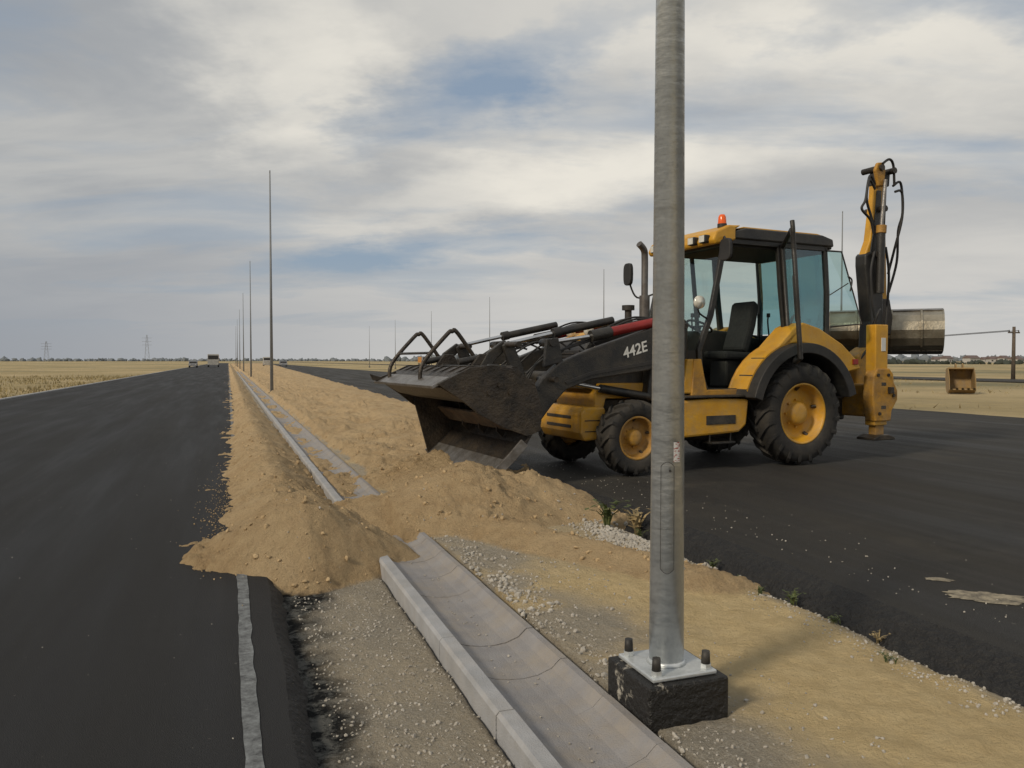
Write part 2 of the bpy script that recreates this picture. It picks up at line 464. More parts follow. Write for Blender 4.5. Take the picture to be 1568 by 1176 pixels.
weed(3.42, 6.75, .36, 11, LEAF); weed(3.60, 6.5, .36, 9, DRYL); weed(3.55, 6.35, .14, 10, LEAF); weed(3.68, 6.6, .22, 8, DRYL)
weed(3.50, 4.2, .13, 12, LEAF); weed(3.44, 4.45, .09, 10, LEAF); weed(3.3, 3.2, .08, 8, LEAF); weed(3.52, 3.5, .10, 8, DRYL)
weed(3.55, 5.2, .12, 9, LEAF); weed(3.5, 4.8, .07, 9, LEAF); weed(3.48, 3.8, .08, 12, LEAF)

# ------------------------------------------------------------------ lamp posts
def galv():
    m, nt, b = newmat('galvanised_steel')
    c = mixc(nt, noise_fac(nt, 5, 4, .6, .35, .65, (1, 1, .5)), (.52, .55, .565), (.66, .685, .69))
    c = mixc(nt, math_(nt, 'MULTIPLY', noise_fac(nt, 60, 2, .5, .4, .7), .3), c, (.40, .43, .455))
    nt.links.new(c, b.inputs['Base Color']); b.inputs['Metallic'].default_value = .5; b.inputs['Roughness'].default_value = .36
    bump(nt, b, noise_fac(nt, 6, 3, .5, .3, .7, (1, 1, 2.5)), .003)
    return m
GALV = galv()
GALVD = simple('silhouette_galvanised_steel', (.22, .23, .24), (.17, .18, .19), 1, .6)  # grey darkened in the colour so far posts show as silhouettes against bright sky
m, nt, b = newmat('bitumen_coated_concrete')
c = mixc(nt, noise_fac(nt, 5, 8, .7, .57, .62), (.012, .011, .010), (.42, .39, .33)); nt.links.new(c, b.inputs['Base Color'])
b.inputs['Roughness'].default_value = .5; bump(nt, b, noise_fac(nt, 30, 4, .6, .3, .7), .01)
BITU = m
m, nt, b = newmat('sticker_label')
c = mixc(nt, noise_fac(nt, 70, 1, .3, .56, .6, (1, 1, 3)), (.55, .54, .52), (.28, .06, .05)); nt.links.new(c, b.inputs['Base Color']); LABEL = m
def lamp_post(x, y, full):
    e = empty('lamp_post', (x, y, .2 if full else 0))
    Hh = 10.3 if full else 10.5; mt = GALV if full else GALVD
    R0, R1 = .080, .028
    cone_z('shaft', 0, 0, 0, Hh, R0, R1, mt, e, 48 if full else 12)
    cone_z('top_spigot', 0, 0, Hh, Hh + .12, .026, .026, mt, e, 16)
    wbox('concrete_foundation', -.205, .205, -.2, .2, -.34, -.022, BITU, e, .012)
    wbox('base_plate', -.165, .165, -.165, .165, -.020, 0.0, GALV, e, .006)
    cone_z('weld_collar', 0, 0, 0.0005, .018, .092, .082, GALV, e, 32)
    for i, (a, b_) in enumerate(((-1, -1), (1, -1), (1, 1), (-1, 1))):
        cone_z(f'anchor_nut_{i+1}', a * .128, b_ * .128, 0.0005, .022, .026, .026, GALV, e, 6, False)
        cone_z(f'bolt_cap_{i+1}', a * .128, b_ * .128, .022, .078, .021, .018, BLKM, e, 14)
    if full:
        rr = lambda z, d=0: R0 - (R0 - R1) * z / Hh + d
        A = math.radians(-118)
        P = []
        for i in range(9): a = A - .45 + .8 * i / 8; P.append((rr(.92) * math.cos(a), rr(.92) * math.sin(a), .92 + .02 * math.sin(math.pi * i / 8)))
        for i in range(9): a = A + .35 - .8 * i / 8; P.append((rr(.45) * math.cos(a), rr(.45) * math.sin(a), .45 - .02 * math.sin(math.pi * i / 8)))
        P.append(P[0])
        tube('access_door_seam', P, .0012, BLKM, e, False, True, 1)
        v = []; n = 10
        for z in (.94, 1.03):
            for i in range(n + 1):
                a = A + .30 + .42 * i / n; v.append((rr(z, .0012) * math.cos(a), rr(z, .0012) * math.sin(a), z))
        mk('rating_label', v, [(i, i + 1, n + 2 + i, n + 1 + i) for i in range(n)], LABEL, e, True, recalc=False)
        a = A + .1; tube('door_lock', [(rr(.9) * math.cos(a), rr(.9) * math.sin(a), .9), (rr(.9, .004) * math.cos(a), rr(.9, .004) * math.sin(a), .9)], .006, BLKM, e, False, True)
    return e
lamp_post(1.905, 3.15, True)
for k in range(1, 7): lamp_post(1.95, 3.15 + 36 * k, False)
for y in (38, 70, 106, 140, 173, 207): lamp_post(35, y, False)

# ------------------------------------------------------------------ backhoe loader
BH = empty('backhoe_loader', (7.62, 8.94, .12), math.radians(185.85))
def wheel(tag, cu, cw, R, W, rim_r, sgn, nl, rimmat):
    rb = R - .035; h = W / 2
    pr = [(rim_r, -h * .8), (rim_r + .05, -h * .97), (R * .78, -h * 1.0), (R * .9, -h * .95), (rb - .012, -h * .75), (rb, -h * .35), (rb, h * .35), (rb - .012, h * .75), (R * .9, h * .95), (R * .78, h), (rim_r + .05, h * .97), (rim_r, h * .8), (rim_r - .01, 0)]
    lathe(tag + '_tyre', pr, cu, cw, R, sgn, TYRE, BH, 56, True, True)
    v = []; f = []
    for i in range(nl):
        for s in (-1, 1):
            a0 = 2 * math.pi * (i + (.5 if s > 0 else 0)) / nl; b0 = len(v)
            st = [(0.0, rb, R), (.4, rb, R), (.78, rb - .02, R - .012), (1.0, R * .88, R * .93), (1.03, R * .80, R * .84)]
            for (q, ri, ro) in st:
                y = s * q * h; a = a0 + q * .30 * (1.0)
                da = .050 * (.73 / R) ** .3
                for (dd, rr) in ((-da, ri - .02), (da, ri - .02), (da * .75, ro), (-da * .75, ro)):
                    v.append((cu + rr * math.cos(a + dd), -cw + y, R + rr * math.sin(a + dd)))
            for k in range(len(st) - 1):
                p = b0 + 4 * k
                for e in range(4): f.append((p + e, p + (e + 1) % 4, p + 4 + (e + 1) % 4, p + 4 + e))
            f.append((b0, b0 + 1, b0 + 2, b0 + 3)); f.append((b0 + 16, b0 + 17, b0 + 18, b0 + 19))
    mk(tag + '_tread_lugs', v, f, TYRE, BH)
    q = rim_r
    rp = [(q + .015, h * .80), (q + .012, h * .86), (q - .01, h * .86), (q - .02, h * .72), (q * .90, h * .45), (q * .86, h * .12), (q * .80, h * .02), (q * .55, h * .02), (q * .50, h * .10), (q * .40, h * .14), (q * .385, h * .48), (q * .33, h * .56), (q * .30, h * .60), (q * .14, h * .62), (.001, h * .62)]
    lathe(tag + '_rim', rp, cu, cw, R, sgn, rimmat, BH, 48)
    for i in range(8):
        a = 2 * math.pi * i / 8; r = q * .46
        tube(f'{tag}_nut_{i+1}', [(cu + r * math.cos(a), cw - sgn * h * .1, R + r * math.sin(a)), (cu + r * math.cos(a), cw - sgn * h * .26, R + r * math.sin(a))], q * .035, rimmat, BH)
    for i in range(5):
        a = 2 * math.pi * (i + .3) / 5
        tube(f'{tag}_rim_clamp_{i+1}', [(cu + q * .8 * math.cos(a), cw - sgn * h * .06, R + q * .8 * math.sin(a)), (cu + (q * .90) * math.cos(a), cw - sgn * h * .30, R + (q * .90) * math.sin(a))], q * .06, DARKS, BH)
wheel('rear_left_wheel', 0, .215, .73, .43, .42, 1, 20, YEL)
wheel('rear_right_wheel', 0, 1.90, .73, .43, .42, -1, 20, YEL)
wheel('front_left_wheel', 2.72, .29, .49, .32, .27, 1, 16, YELD)
wheel('front_right_wheel', 2.72, 1.86, .49, .32, .27, -1, 16, YELD)
tube('rear_axle', [(0, .45, .73), (0, 1.66, .73)], .16, DARKS, BH)
tube('front_axle', [(2.72, .45, .49), (2.72, 1.7, .49)], .10, DARKS, BH)
box('front_axle_housing', 2.55, 2.9, .85, 1.3, .36, .72, DARKS, BH, .05)
box('chassis', -1.6, 3.0, .72, 1.42, .55, .98, BLK, BH, .03)
box('transmission', .6, 2.0, .8, 1.35, .34, .56, DARKS, BH, .05)
prism('front_frame', [(2.15, .98), (2.15, 1.18), (3.05, 1.18), (3.12, 1.05), (3.12, .82), (3.0, .80), (2.95, .98)], .55, 1.58, YEL, BH, .02)
prism('front_counterweight', [(2.98, .82), (3.02, .46), (3.3, .44), (3.36, .55), (3.36, .80), (3.3, .88), (3.0, .88)], .50, 1.62, YEL, BH, .03)
for z in (.62, .74): box('bumper_slot', 3.352, 3.37, .75, 1.4, z - .02, z + .02, BLK, BH, .004)
for z in (.56, .70): box('frame_side_slot', 3.04, 3.30, .493, .51, z, z + .012, BLK, BH, .002)
prism('engine_hood', [(1.55, 1.1), (1.55, 1.98), (2.2, 1.95), (2.9, 1.84), (3.15, 1.74), (3.24, 1.60), (3.24, 1.1)], .62, 1.50, BLK, BH, .05)
prism('hood_top_panel', [(1.7, 1.985), (2.2, 1.96), (2.9, 1.855), (3.12, 1.77), (3.14, 1.745), (2.9, 1.80), (2.2, 1.90), (1.7, 1.92)], .66, 1.46, YEL, BH, .01)
box('radiator_grille', 3.235, 3.26, .72, 1.40, 1.15, 1.62, BLKM, BH, .01)
for i in range(9): box('grille_bar', 3.262, 3.275, .74, 1.38, 1.18 + i * .048, 1.195 + i * .048, DARKS, BH, .002)
for w in (.82, 1.30): lathe('headlamp_%d' % (w * 100), [(.001, .05), (.05, .045), (.07, .02), (.075, 0), (.05, -.05), (.001, -.06)], 3.05, w, 1.87, 1, LAMPG, BH, 20)
TOW = [(1.72, .95), (1.75, 2.02), (1.95, 2.10), (2.2, 2.02), (2.3, 1.55), (2.4, .95)]
prism('left_loader_tower', TOW, .42, .60, BLK, BH, .02)
prism('right_loader_tower', TOW, 1.52, 1.70, BLK, BH, .02)
ARM = [(1.9, 2.02), (2.1, 2.06), (2.45, 1.90), (3.37, 1.62), (3.80, 1.46), (4.05, 1.26), (4.24, 1.0), (4.36, .80), (4.32, .70), (4.20, .68), (4.08, .74), (3.92, .93), (3.72, 1.12), (3.37, 1.24), (2.5, 1.35), (2.05, 1.55), (1.88, 1.85)]
for tag, w0 in (('left', .24), ('right', 1.74)):
    prism(tag + '_loader_arm', ARM, w0, w0 + .13, BLK, BH, .015)
    prism(tag + '_arm_stiffener', [(2.3, 1.50), (3.37, 1.34), (3.75, 1.22), (3.72, 1.19), (3.36, 1.30), (2.3, 1.45)], w0 - .012, w0 + .002, BLKM, BH, .003)
    wc = w0 + .24
    prism(tag + '_bellcrank', [(4.16, 1.10), (4.28, 1.12), (4.42, 1.42), (4.50, 1.66), (4.42, 1.72), (4.34, 1.64), (4.22, 1.38)], w0 + .16, w0 + .22, BLK, BH, .012)
    prism(tag + '_tilt_link', [(4.46, 1.72), (4.40, 1.62), (4.55, 1.50), (4.74, 1.24), (4.84, 1.30), (4.66, 1.58)], w0 + .24, w0 + .30, BLK, BH, .012)
    prism(tag + '_quick_hitch', [(4.22, .66), (4.40, .62), (4.62, 1.28), (4.86, 1.34), (4.80, 1.44), (4.5, 1.42), (4.30, 1.05)], w0 - .10, w0 - .04, BLK, BH, .01)
    tube(tag + '_tilt_rod', [(4.42, wc, 1.68), (3.60, wc, 1.86)], .026, CHROME, BH)
    tube(tag + '_tilt_cylinder', [(3.75, wc, 1.825), (2.9, wc, 2.0)], .05, BLK, BH)
    tube(tag + '_tilt_cylinder_gland', [(3.78, wc, 1.82), (3.68, wc, 1.842)], .062, BLKM, BH)
    tube(tag + '_lift_cylinder', [(3.05, w0 + .06, 1.84), (2.25, w0 + .06, 2.0)], .062, RED, BH)
    tube(tag + '_lift_gland', [(3.34, w0 + .06, 1.783), (3.05, w0 + .06, 1.84)], .074, BLK, BH)
    tube(tag + '_lift_rod', [(3.9, w0 + .06, 1.70), (3.30, w0 + .06, 1.79)], .026, CHROME, BH)
    tube(tag + '_lift_lug', [(3.9, w0 + .0, 1.70), (3.9, w0 + .3, 1.70)], .05, BLK, BH)
    prism(tag + '_arm_bracket', [(3.82, 1.76), (3.98, 1.74), (4.02, 1.40), (3.75, 1.46)], w0 + .02, w0 + .08, BLK, BH, .01)
    tube(tag + '_main_lift_cylinder', [(2.35, w0 + .22, 1.00), (3.1, w0 + .22, 1.12)], .055, BLK, BH)
    tube(tag + '_main_lift_rod', [(3.1, w0 + .22, 1.12), (3.65, w0 + .22, 1.22)], .03, CHROME, BH)
    for k in range(3):
        tube(f'{tag}_hose_{k}', [(2.2, w0 + .1 + .03 * k, 2.02), (2.7, w0 + .1 + .03 * k, 1.97 + .03 * k), (3.3, w0 + .08 + .03 * k, 1.74 + .02 * k), (3.75, w0 + .1, 1.60), (4.05, w0 + .12, 1.45), (4.2, w0 + .15, 1.2 + .06 * k)], .013, BLKM, BH)
    for (pu, pz) in ((4.22, .80), (4.25, 1.22), (4.43, 1.67), (4.77, 1.30), (2.0, 1.93), (3.93, 1.25)):
        tube(f'{tag}_pin', [(pu, w0 - .13, pz), (pu, w0 + .33, pz)], .036, DARKS, BH)
for k in range(6):
    a = 3.1 + .18 * k
    tube('arm_hose', [(a, .50 + .05 * k, 1.62), (a + .2, .55 + .06 * k, 1.78 - .02 * k), (a + .45, .6 + .05 * k, 1.62), (a + .7, .5 + .1 * k, 1.42)], .012, BLKM, BH)
tube('arm_cross_tube', [(3.62, .3, 1.26), (3.62, 1.8, 1.26)], .08, BLK, BH)
tube('hitch_cross_tube', [(4.36, .05, .95), (4.36, 2.2, .95)], .06, DARKS, BH)
t = bpy.data.curves.new('model_number', 'FONT'); t.body = '442E'; t.size = .19; t.extrude = .001; t.shear = .15; t.align_x = 'CENTER'; t.offset = .003
t.materials.append(WHITE); to = bpy.data.objects.new('arm_decal', t); S.collection.objects.link(to); to.parent = BH
to.matrix_local = Matrix.Translation((2.70, -.237, 1.555)) @ Matrix.Rotation(math.radians(180), 4, 'Z') @ Matrix.Rotation(math.radians(90), 4, 'X') @ Matrix.Rotation(math.radians(16), 4, 'Z')
# --- multipurpose bucket
w0, w1 = -.03, 2.27
plate('bucket_back_shell', [(4.79, .17), (4.60, .33), (4.42, .50), (4.30, .68), (4.28, .88), (4.36, 1.08), (4.52, 1.24), (4.72, 1.30)], .03, w0, w1, DARKS, BH)
plate('bucket_cutting_edge', [(4.88, .085), (4.62, .315)], .04, w0 - .01, w1 + .01, EDGE, BH)
for w in (w0 - .012, w1 - .018):
    plate('bucket_wear_strip', [(4.80, .19), (4.60, .36), (4.43, .53)], .11, w, w + .03, EDGE, BH)
plate('clam_top_plate', [(4.60, 1.36), (4.85, 1.40), (5.10, 1.38), (5.46, 1.22)], .04, w0, w1, DARKS, BH)
plate('clam_inner_plate', [(5.44, 1.19), (5.22, 1.06), (5.0, 1.0), (4.8, 1.02)], .03, w0 + .02, w1 - .02, DARKS, BH)
plate('clam_lip', [(5.36, 1.285), (5.56, 1.185)], .035, w0, w1, EDGE, BH)
CH = [(4.52, 1.38), (4.85, 1.43), (5.12, 1.40), (5.50, 1.22), (5.20, 1.02), (5.02, .88), (4.72, .72), (4.40, .60), (4.24, .66), (4.20, .9), (4.3, 1.2)]
prism('clam_left_cheek', CH, w0 - .025, w0 - .001, DARKS, BH, .005)
prism('clam_right_cheek', CH, w1 + .001, w1 + .025, DARKS, BH, .005)
for (pu, pz) in ((4.75, 1.2), (4.62, 1.12), (4.88, 1.12)): tube('cheek_boss', [(pu, w0 - .045, pz), (pu, w0 - .02, pz)], .035, DARKS, BH)
prism('bucket_right_side', [(4.80, .2), (4.42, .52), (4.30, .68), (4.28, .88), (4.36, 1.08), (4.9, 1.3), (5.0, .92)], w1 - .03, w1 - .005, DARKS, BH, .004)
for w in (.55, 1.1, 1.65):
    prism('bucket_inner_rib', [(4.44, .54), (4.34, .72), (4.34, .88), (4.42, 1.06), (4.75, 1.24), (4.62, 1.0), (4.52, .78), (4.52, .62)], w, w + .025, DARKS, BH, .004)
plate('bucket_inner_brace', [(4.66, .84), (4.48, .66)], .03, w0 + .05, w1 - .05, RUST, BH)
for i in range(9):
    w = .02 + i * .27
    prism('clam_rib', [(4.7, 1.41), (5.1, 1.42), (5.3, 1.33), (5.1, 1.385), (4.7, 1.38)], w, w + .02, DARKS, BH, .003)
for w in (.5, 1.7):
    prism('clam_lug', [(4.48, 1.30), (4.62, 1.56), (4.76, 1.56), (4.90, 1.38)], w, w + .05, DARKS, BH, .01)
    tube('clam_cylinder', [(4.68, w + .1, 1.52), (5.0, w + .1, 1.46)], .04, BLK, BH)
tube('bucket_top_tube', [(4.56, w0, 1.36), (4.56, w1, 1.36)], .055, DARKS, BH)
prism('clam_hook', [(5.30, 1.34), (5.52, 1.26), (5.66, 1.30), (5.62, 1.22), (5.50, 1.18), (5.3, 1.26)], 2.1, 2.14, DARKS, BH, .004)
for w in (1.95, .72):
    tube('bucket_guard_bail', [(5.44, w, 1.24), (5.40, w, 1.45), (5.10, w, 1.79), (5.03, w, 1.83), (4.95, w, 1.80), (4.58, w, 1.30)], .026, DARKS, BH)
tube('bail_cross_bar', [(5.30, 1.95, 1.57), (5.30, .72, 1.57)], .016, DARKS, BH)
# --- cab
CAB0, CAB1 = .35, 1.78
def pillar(name, pts, w, th=.07, dw=.06, mat=BLK): plate(name, pts, th, w, w + dw, mat, BH, .01)
A = [(1.14, 3.16), (1.24, 2.7), (1.38, 2.1), (1.58, 1.62), (1.55, 1.3), (1.45, 1.05)]
for w in (CAB0, CAB1 - .06):
    pillar('a_pillar', A, w, .075)
    pillar('b_pillar', [(.16, 3.16), (.10, 2.5), (.02, 1.9), (.02, 1.5)], w, .09)
    pillar('c_pillar', [(-.74, 3.16), (-.80, 2.5), (-.80, 1.85), (-.7, 1.3)], w, .075)
    plate('window_sill', [(.02, 1.92), (-.8, 1.86)], .05, w, w + .06, BLK, BH)
    plate('cant_rail', [(1.16, 3.13), (-.76, 3.13)], .07, w, w + .07, BLK, BH)
    plate('door_sill', [(1.48, 1.06), (.75, 1.06), (.2, 1.6)], .07, w, w + .06, BLK, BH)
box('windscreen_header', 1.10, 1.19, CAB0 + .06, CAB1 - .06, 3.06, 3.16, BLK, BH)
box('rear_header', -.78, -.70, CAB0 + .06, CAB1 - .06, 3.06, 3.16, BLK, BH)
plate('windscreen', [(1.15, 3.06), (1.25, 2.7), (1.40, 2.1), (1.60, 1.62)], .006, CAB0 + .061, CAB1 - .061, GLASS, BH, 0)
prism('right_side_glass', [(1.12, 3.1), (1.22, 2.7), (1.36, 2.1), (1.5, 1.6), (1.3, 1.15), (.8, 1.15), (.08, 1.75), (.14, 3.1)], CAB1 - .034, CAB1 - .028, GLASS, BH, 0)
prism('right_rear_side_glass', [(.10, 3.1), (.02, 1.94), (-.76, 1.90), (-.72, 3.1)], CAB1 - .034, CAB1 - .028, GLASS, BH, 0)
prism('left_rear_side_glass', [(.10, 3.1), (.02, 1.94), (-.76, 1.90), (-.72, 3.1)], CAB0 + .028, CAB0 + .034, GLASST, BH, 0)
plate('rear_window', [(-.72, 3.06), (-.80, 2.3), (-.78, 1.9)], .006, CAB0 + .061, CAB1 - .061, GLASST, BH, 0)
q = [Vector((-.76, .34, 3.10)), Vector((-.84, .34, 1.98)), Vector((-1.22, .10, 2.02)), Vector((-.92, .22, 3.08))]
mk('open_quarter_window_glass', [(a.x, -a.y, a.z) for a in q], [(0, 1, 2, 3)], GLASST, BH)
tube('open_quarter_window_frame', [q[0], q[3], q[2], q[1]], .014, BLK, BH, False)
tube('quarter_window_stay', [(-.82, .34, 2.45), (-1.02, .18, 2.62)], .008, BLK, BH)
tube('quarter_window_handle', [(-1.0, .17, 2.72), (-1.06, .15, 2.66), (-1.04, .16, 2.5)], .012, BLK, BH)
hx = Vector((.14, .33)); ex = Vector((.74, -.46))
def dpt(t, z): 
    p = hx.lerp(ex, t); return Vector((p.x - (3.2 - z) * .10, p.y, z))
fr = [dpt(0, 3.10), dpt(.9, 3.20), dpt(1, 3.10), dpt(1, 2.2), dpt(.95, 1.50), dpt(.5, 1.45), dpt(0, 1.9)]
tube('door_frame', fr + [fr[0]], .032, BLK, BH, False)
mk('door_glass', [(p.x, -p.y, p.z) for p in fr], [tuple(range(len(fr)))], GLASS, BH)
tube('door_handle', [dpt(.85, 2.0) + Vector((.04, -.03, 0)), dpt(.85, 2.35) + Vector((.06, -.05, 0)), dpt(.85, 2.6) + Vector((.04, -.03, 0))], .014, BLKM, BH)
tube('door_edge_post', [dpt(1, 3.30), dpt(1.02, 3.18), dpt(1, 2.9), dpt(1, 1.5)], .03, BLK, BH)
RF = [(1.0, 3.16), (1.0, 3.27), (.8, 3.32), (-.65, 3.32), (-.86, 3.27), (-.88, 3.16)]
prism('roof', RF, CAB0 - .03, CAB1 + .03, BLK, BH, .02)
prism('roof_top_skin', [(.98, 3.30), (.8, 3.345), (-.60, 3.345), (-.80, 3.31), (-.60, 3.322), (.8, 3.322)], CAB0 + .03, CAB1 - .03, YEL, BH, .008)
prism('roof_front_visor', [(1.0, 3.14), (1.0, 3.29), (.9, 3.35), (1.12, 3.34), (1.34, 3.24), (1.40, 3.12), (1.36, 3.06), (1.2, 3.09)], CAB0 - .04, CAB1 + .04, YEL, BH, .025)
for w in (.48, .72, 1.36, 1.60):
    box('roof_work_lamp', 1.36, 1.46, w - .07, w + .07, 3.09, 3.2, BLKM, BH, .02)
    box('roof_work_lamp_lens', 1.46, 1.466, w - .055, w + .055, 3.10, 3.19, LAMPG, BH, .004)
for w in (.5, 1.6): 
    box('rear_work_lamp', -.96, -.88, w - .07, w + .07, 3.14, 3.25, BLKM, BH, .02)
lathe_p = [(.06, 0), (.058, .03), (.052, .10), (.035, .13), (.001, .135)]
v = []; f = []; sg = 20
for i in range(sg):
    a = 2 * math.pi * i / sg
    for r, y in lathe_p: v.append((1.12 + r * math.cos(a), -.46 + r * math.sin(a), 3.37 + y))
for i in range(sg):
    for k in range(4): f.append((i * 5 + k, i * 5 + k + 1, ((i + 1) % sg) * 5 + k + 1, ((i + 1) % sg) * 5 + k))
mk('beacon_lens', v, f, ORANGE, BH, True)
tube('beacon_base', [(1.12, .46, 3.32), (1.12, .46, 3.372)], .066, BLKM, BH)
def mirror(u, w, z, hh=.16, ww=.09):
    v = []; n = 18
    for s in (0, 1):
        for i in range(n):
            a = 2 * math.pi * i / n
            ca, sa = math.cos(a), math.sin(a)
            ca = math.copysign(abs(ca) ** .6, ca); sa = math.copysign(abs(sa) ** .6, sa)
            v.append((u + s * .05, -w + ww * ca, z + hh * sa))
    f = [(i, (i + 1) % n, n + (i + 1) % n, n + i) for i in range(n)] + [tuple(range(n)), tuple(range(2 * n - 1, n - 1, -1))]
    mk('mirror_head', v, f, BLKM, BH, bevel=.012)
    mk('mirror_glass', [(p[0] - .002, p[1], p[2]) for p in v[:n]], [tuple(range(n))], CHROME, BH)
mirror(1.25, .20, 2.98, .15, .11); tube('mirror_bracket', [(1.18, .36, 3.1), (1.25, .26, 3.16), (1.27, .20, 3.05)], .014, BLKM, BH)
mirror(1.62, 1.98, 2.80, .17, .10); tube('mirror_bracket', [(1.30, 1.76, 2.5), (1.5, 1.95, 2.45), (1.63, 1.98, 2.7)], .014, BLKM, BH)
tube('hood_mirror_stem', [(1.42, .40, 2.05), (1.62, .32, 2.12), (1.66, .30, 2.2)], .012, BLKM, BH)
lathe('side_lamp', [(.001, -.05), (.06, -.04), (.09, 0), (.085, .03), (.001, .05)], 1.66, .28, 2.26, 1, LAMPG, BH, 24)
tube('exhaust_pipe', [(2.30, .62, 1.85), (2.30, .62, 2.5), (2.30, .62, 2.85), (2.33, .60, 2.96), (2.42, .58, 3.03)], .045, PIPE, BH)
tube('exhaust_silencer', [(2.30, .62, 1.9), (2.30, .62, 2.35)], .07, PIPE, BH)
tube('air_intake', [(2.1, 1.3, 1.9), (2.1, 1.3, 2.2)], .05, BLKM, BH); tube('air_intake_cap', [(2.1, 1.3, 2.2), (2.1, 1.3, 2.27)], .09, BLKM, BH)
# cab interior
box('cab_floor', -.75, 1.48, CAB0 + .06, CAB1 - .06, 1.0, 1.08, BLK, BH)
box('cab_rear_bulkhead', -.80, -.66, CAB0 + .06, CAB1 - .06, 1.08, 1.88, BLKM, BH)
prism('dashboard', [(1.22, 1.08), (1.12, 1.75), (1.22, 1.92), (1.42, 1.80), (1.52, 1.55), (1.42, 1.08)], .85, 1.35, BLKM, BH, .03)
n = 32; c0 = Vector((1.0, -1.08, 1.98)); ax = Vector((-.45, 0, .9)).normalized(); sx = Vector((0, 1, 0)); sy = ax.cross(sx)
tube('steering_wheel', [((c0 + (sx * math.cos(a) + sy * math.sin(a)) * .19).x, -(c0 + (sx * math.cos(a) + sy * math.sin(a)) * .19).y, (c0 + (sx * math.cos(a) + sy * math.sin(a)) * .19).z) for a in [2 * math.pi * i / n for i in range(n + 1)]], .017, BLKM, BH, False)
tube('steering_column', [(1.0, 1.08, 1.97), (1.22, 1.08, 1.6)], .035, BLKM, BH)
tube('steering_spoke', [(1.0, .9, 1.98), (1.0, 1.26, 1.98)], .014, BLKM, BH)
prism('seat_cushion', [(.72, 1.50), (.74, 1.62), (.2, 1.60), (.15, 1.48)], .82, 1.32, SEATM, BH, .04)
prism('seat_back', [(.26, 1.58), (.12, 2.0), (.06, 2.30), (.14, 2.38), (.22, 2.34), (.28, 2.0), (.40, 1.64)], .84, 1.30, SEATM, BH, .05)
box('seat_pedestal', .2, .66, .88, 1.26, 1.08, 1.48, BLKM, BH, .03)
prism('side_console', [(.9, 1.3), (.9, 1.85), (.4, 1.95), (-.3, 1.9), (-.3, 1.3)], 1.42, 1.68, BLKM, BH, .04)
for (u, w) in ((.75, 1.5), (.6, 1.55), (-.3, 1.0), (-.3, 1.2)):
    tube('control_lever', [(u, w, 1.7), (u + .05, w, 2.05), (u + .04, w, 2.16)], .012, BLKM, BH); tube('lever_knob', [(u + .04, w, 2.14), (u + .04, w, 2.2)], .028, BLKM, BH)
tube('grab_rail', [(1.30, .42, 2.2), (1.22, .44, 2.5), (1.16, .42, 2.75)], .012, BLKM, BH)
box('roof_lining', -.7, 1.08, CAB0 + .07, CAB1 - .07, 3.06, 3.10, BLKM, BH, .01)
tube('right_centre_post', [(.62, 1.74, 3.1), (.5, 1.74, 2.0), (.5, 1.74, 1.3)], .035, BLK, BH, False)
# steps / tanks under the door
prism('left_fuel_tank', [(.92, .60), (.88, .95), (1.5, .97), (2.02, .95), (2.12, .86), (2.10, .50), (1.98, .46), (1.05, .50)], .16, .62, YEL, BH, .03)
box('tank_step_recess', 1.12, 1.62, .150, .17, .62, .74, BLK, BH, .004)
box('tank_step_plate', .98, 2.0, .13, .40, .985, 1.012, BLK, BH, .005)
prism('left_cab_skirt', [(.78, .98), (.80, 1.08), (1.46, 1.08), (1.56, 1.5), (1.68, 1.5), (1.72, 1.0), (1.5, .98)], .34, .42, YELD, BH, .01)
prism('battery_box', [(1.58, 1.03), (1.58, 1.5), (1.78, 1.5), (1.86, 1.03)], .36, .62, YEL, BH, .02)
prism('right_fuel_tank', [(.92, .50), (.88, .95), (2.02, .95), (2.1, .50)], 1.5, 1.95, YEL, BH, .03)
box('lower_step', 1.15, 1.55, .12, .30, .36, .385, BLK, BH, .004)
tube('step_bracket', [(1.17, .2, .5), (1.17, .2, .37)], .012, BLK, BH); tube('step_bracket', [(1.53, .2, .5), (1.53, .2, .37)], .012, BLK, BH)
# rear fenders
FEN = [(.90, 1.04), (.72, 1.30), (.42, 1.66), (.10, 1.95), (-.08, 2.02), (-.40, 1.94), (-.85, 1.72), (-1.14, 1.50), (-1.24, 1.36)]
def arc(r, a0, a1, n=18): return [(r * math.cos(math.radians(a0 + (a1 - a0) * i / n)), .73 + r * math.sin(math.radians(a0 + (a1 - a0) * i / n))) for i in range(n + 1)]
for tag, wa, wb in (('left', .12, .50), ('right', 1.62, 2.0)):
    prism(tag + '_fender', FEN + arc(1.0, 146, 20, 14), wa, wb, YEL, BH, .02)
    plate(tag + '_fender_lip', arc(.925, 165, 14, 24), .145, (-.05 if tag == 'left' else 1.70), (.42 if tag == 'left' else 2.18), BLKM, BH, .012)
    prism(tag + '_inner_panel', [(.8, 1.0), (.0, 1.9), (-.85, 1.8), (-1.3, 1.3), (-1.3, .9), (.8, .9)], (.50 if tag == 'left' else 1.56), (.56 if tag == 'left' else 1.62), BLK, BH, .01)
box('fender_tail_lamp', -1.16, -1.06, .10, .13, 1.42, 1.50, RED, BH, .004)
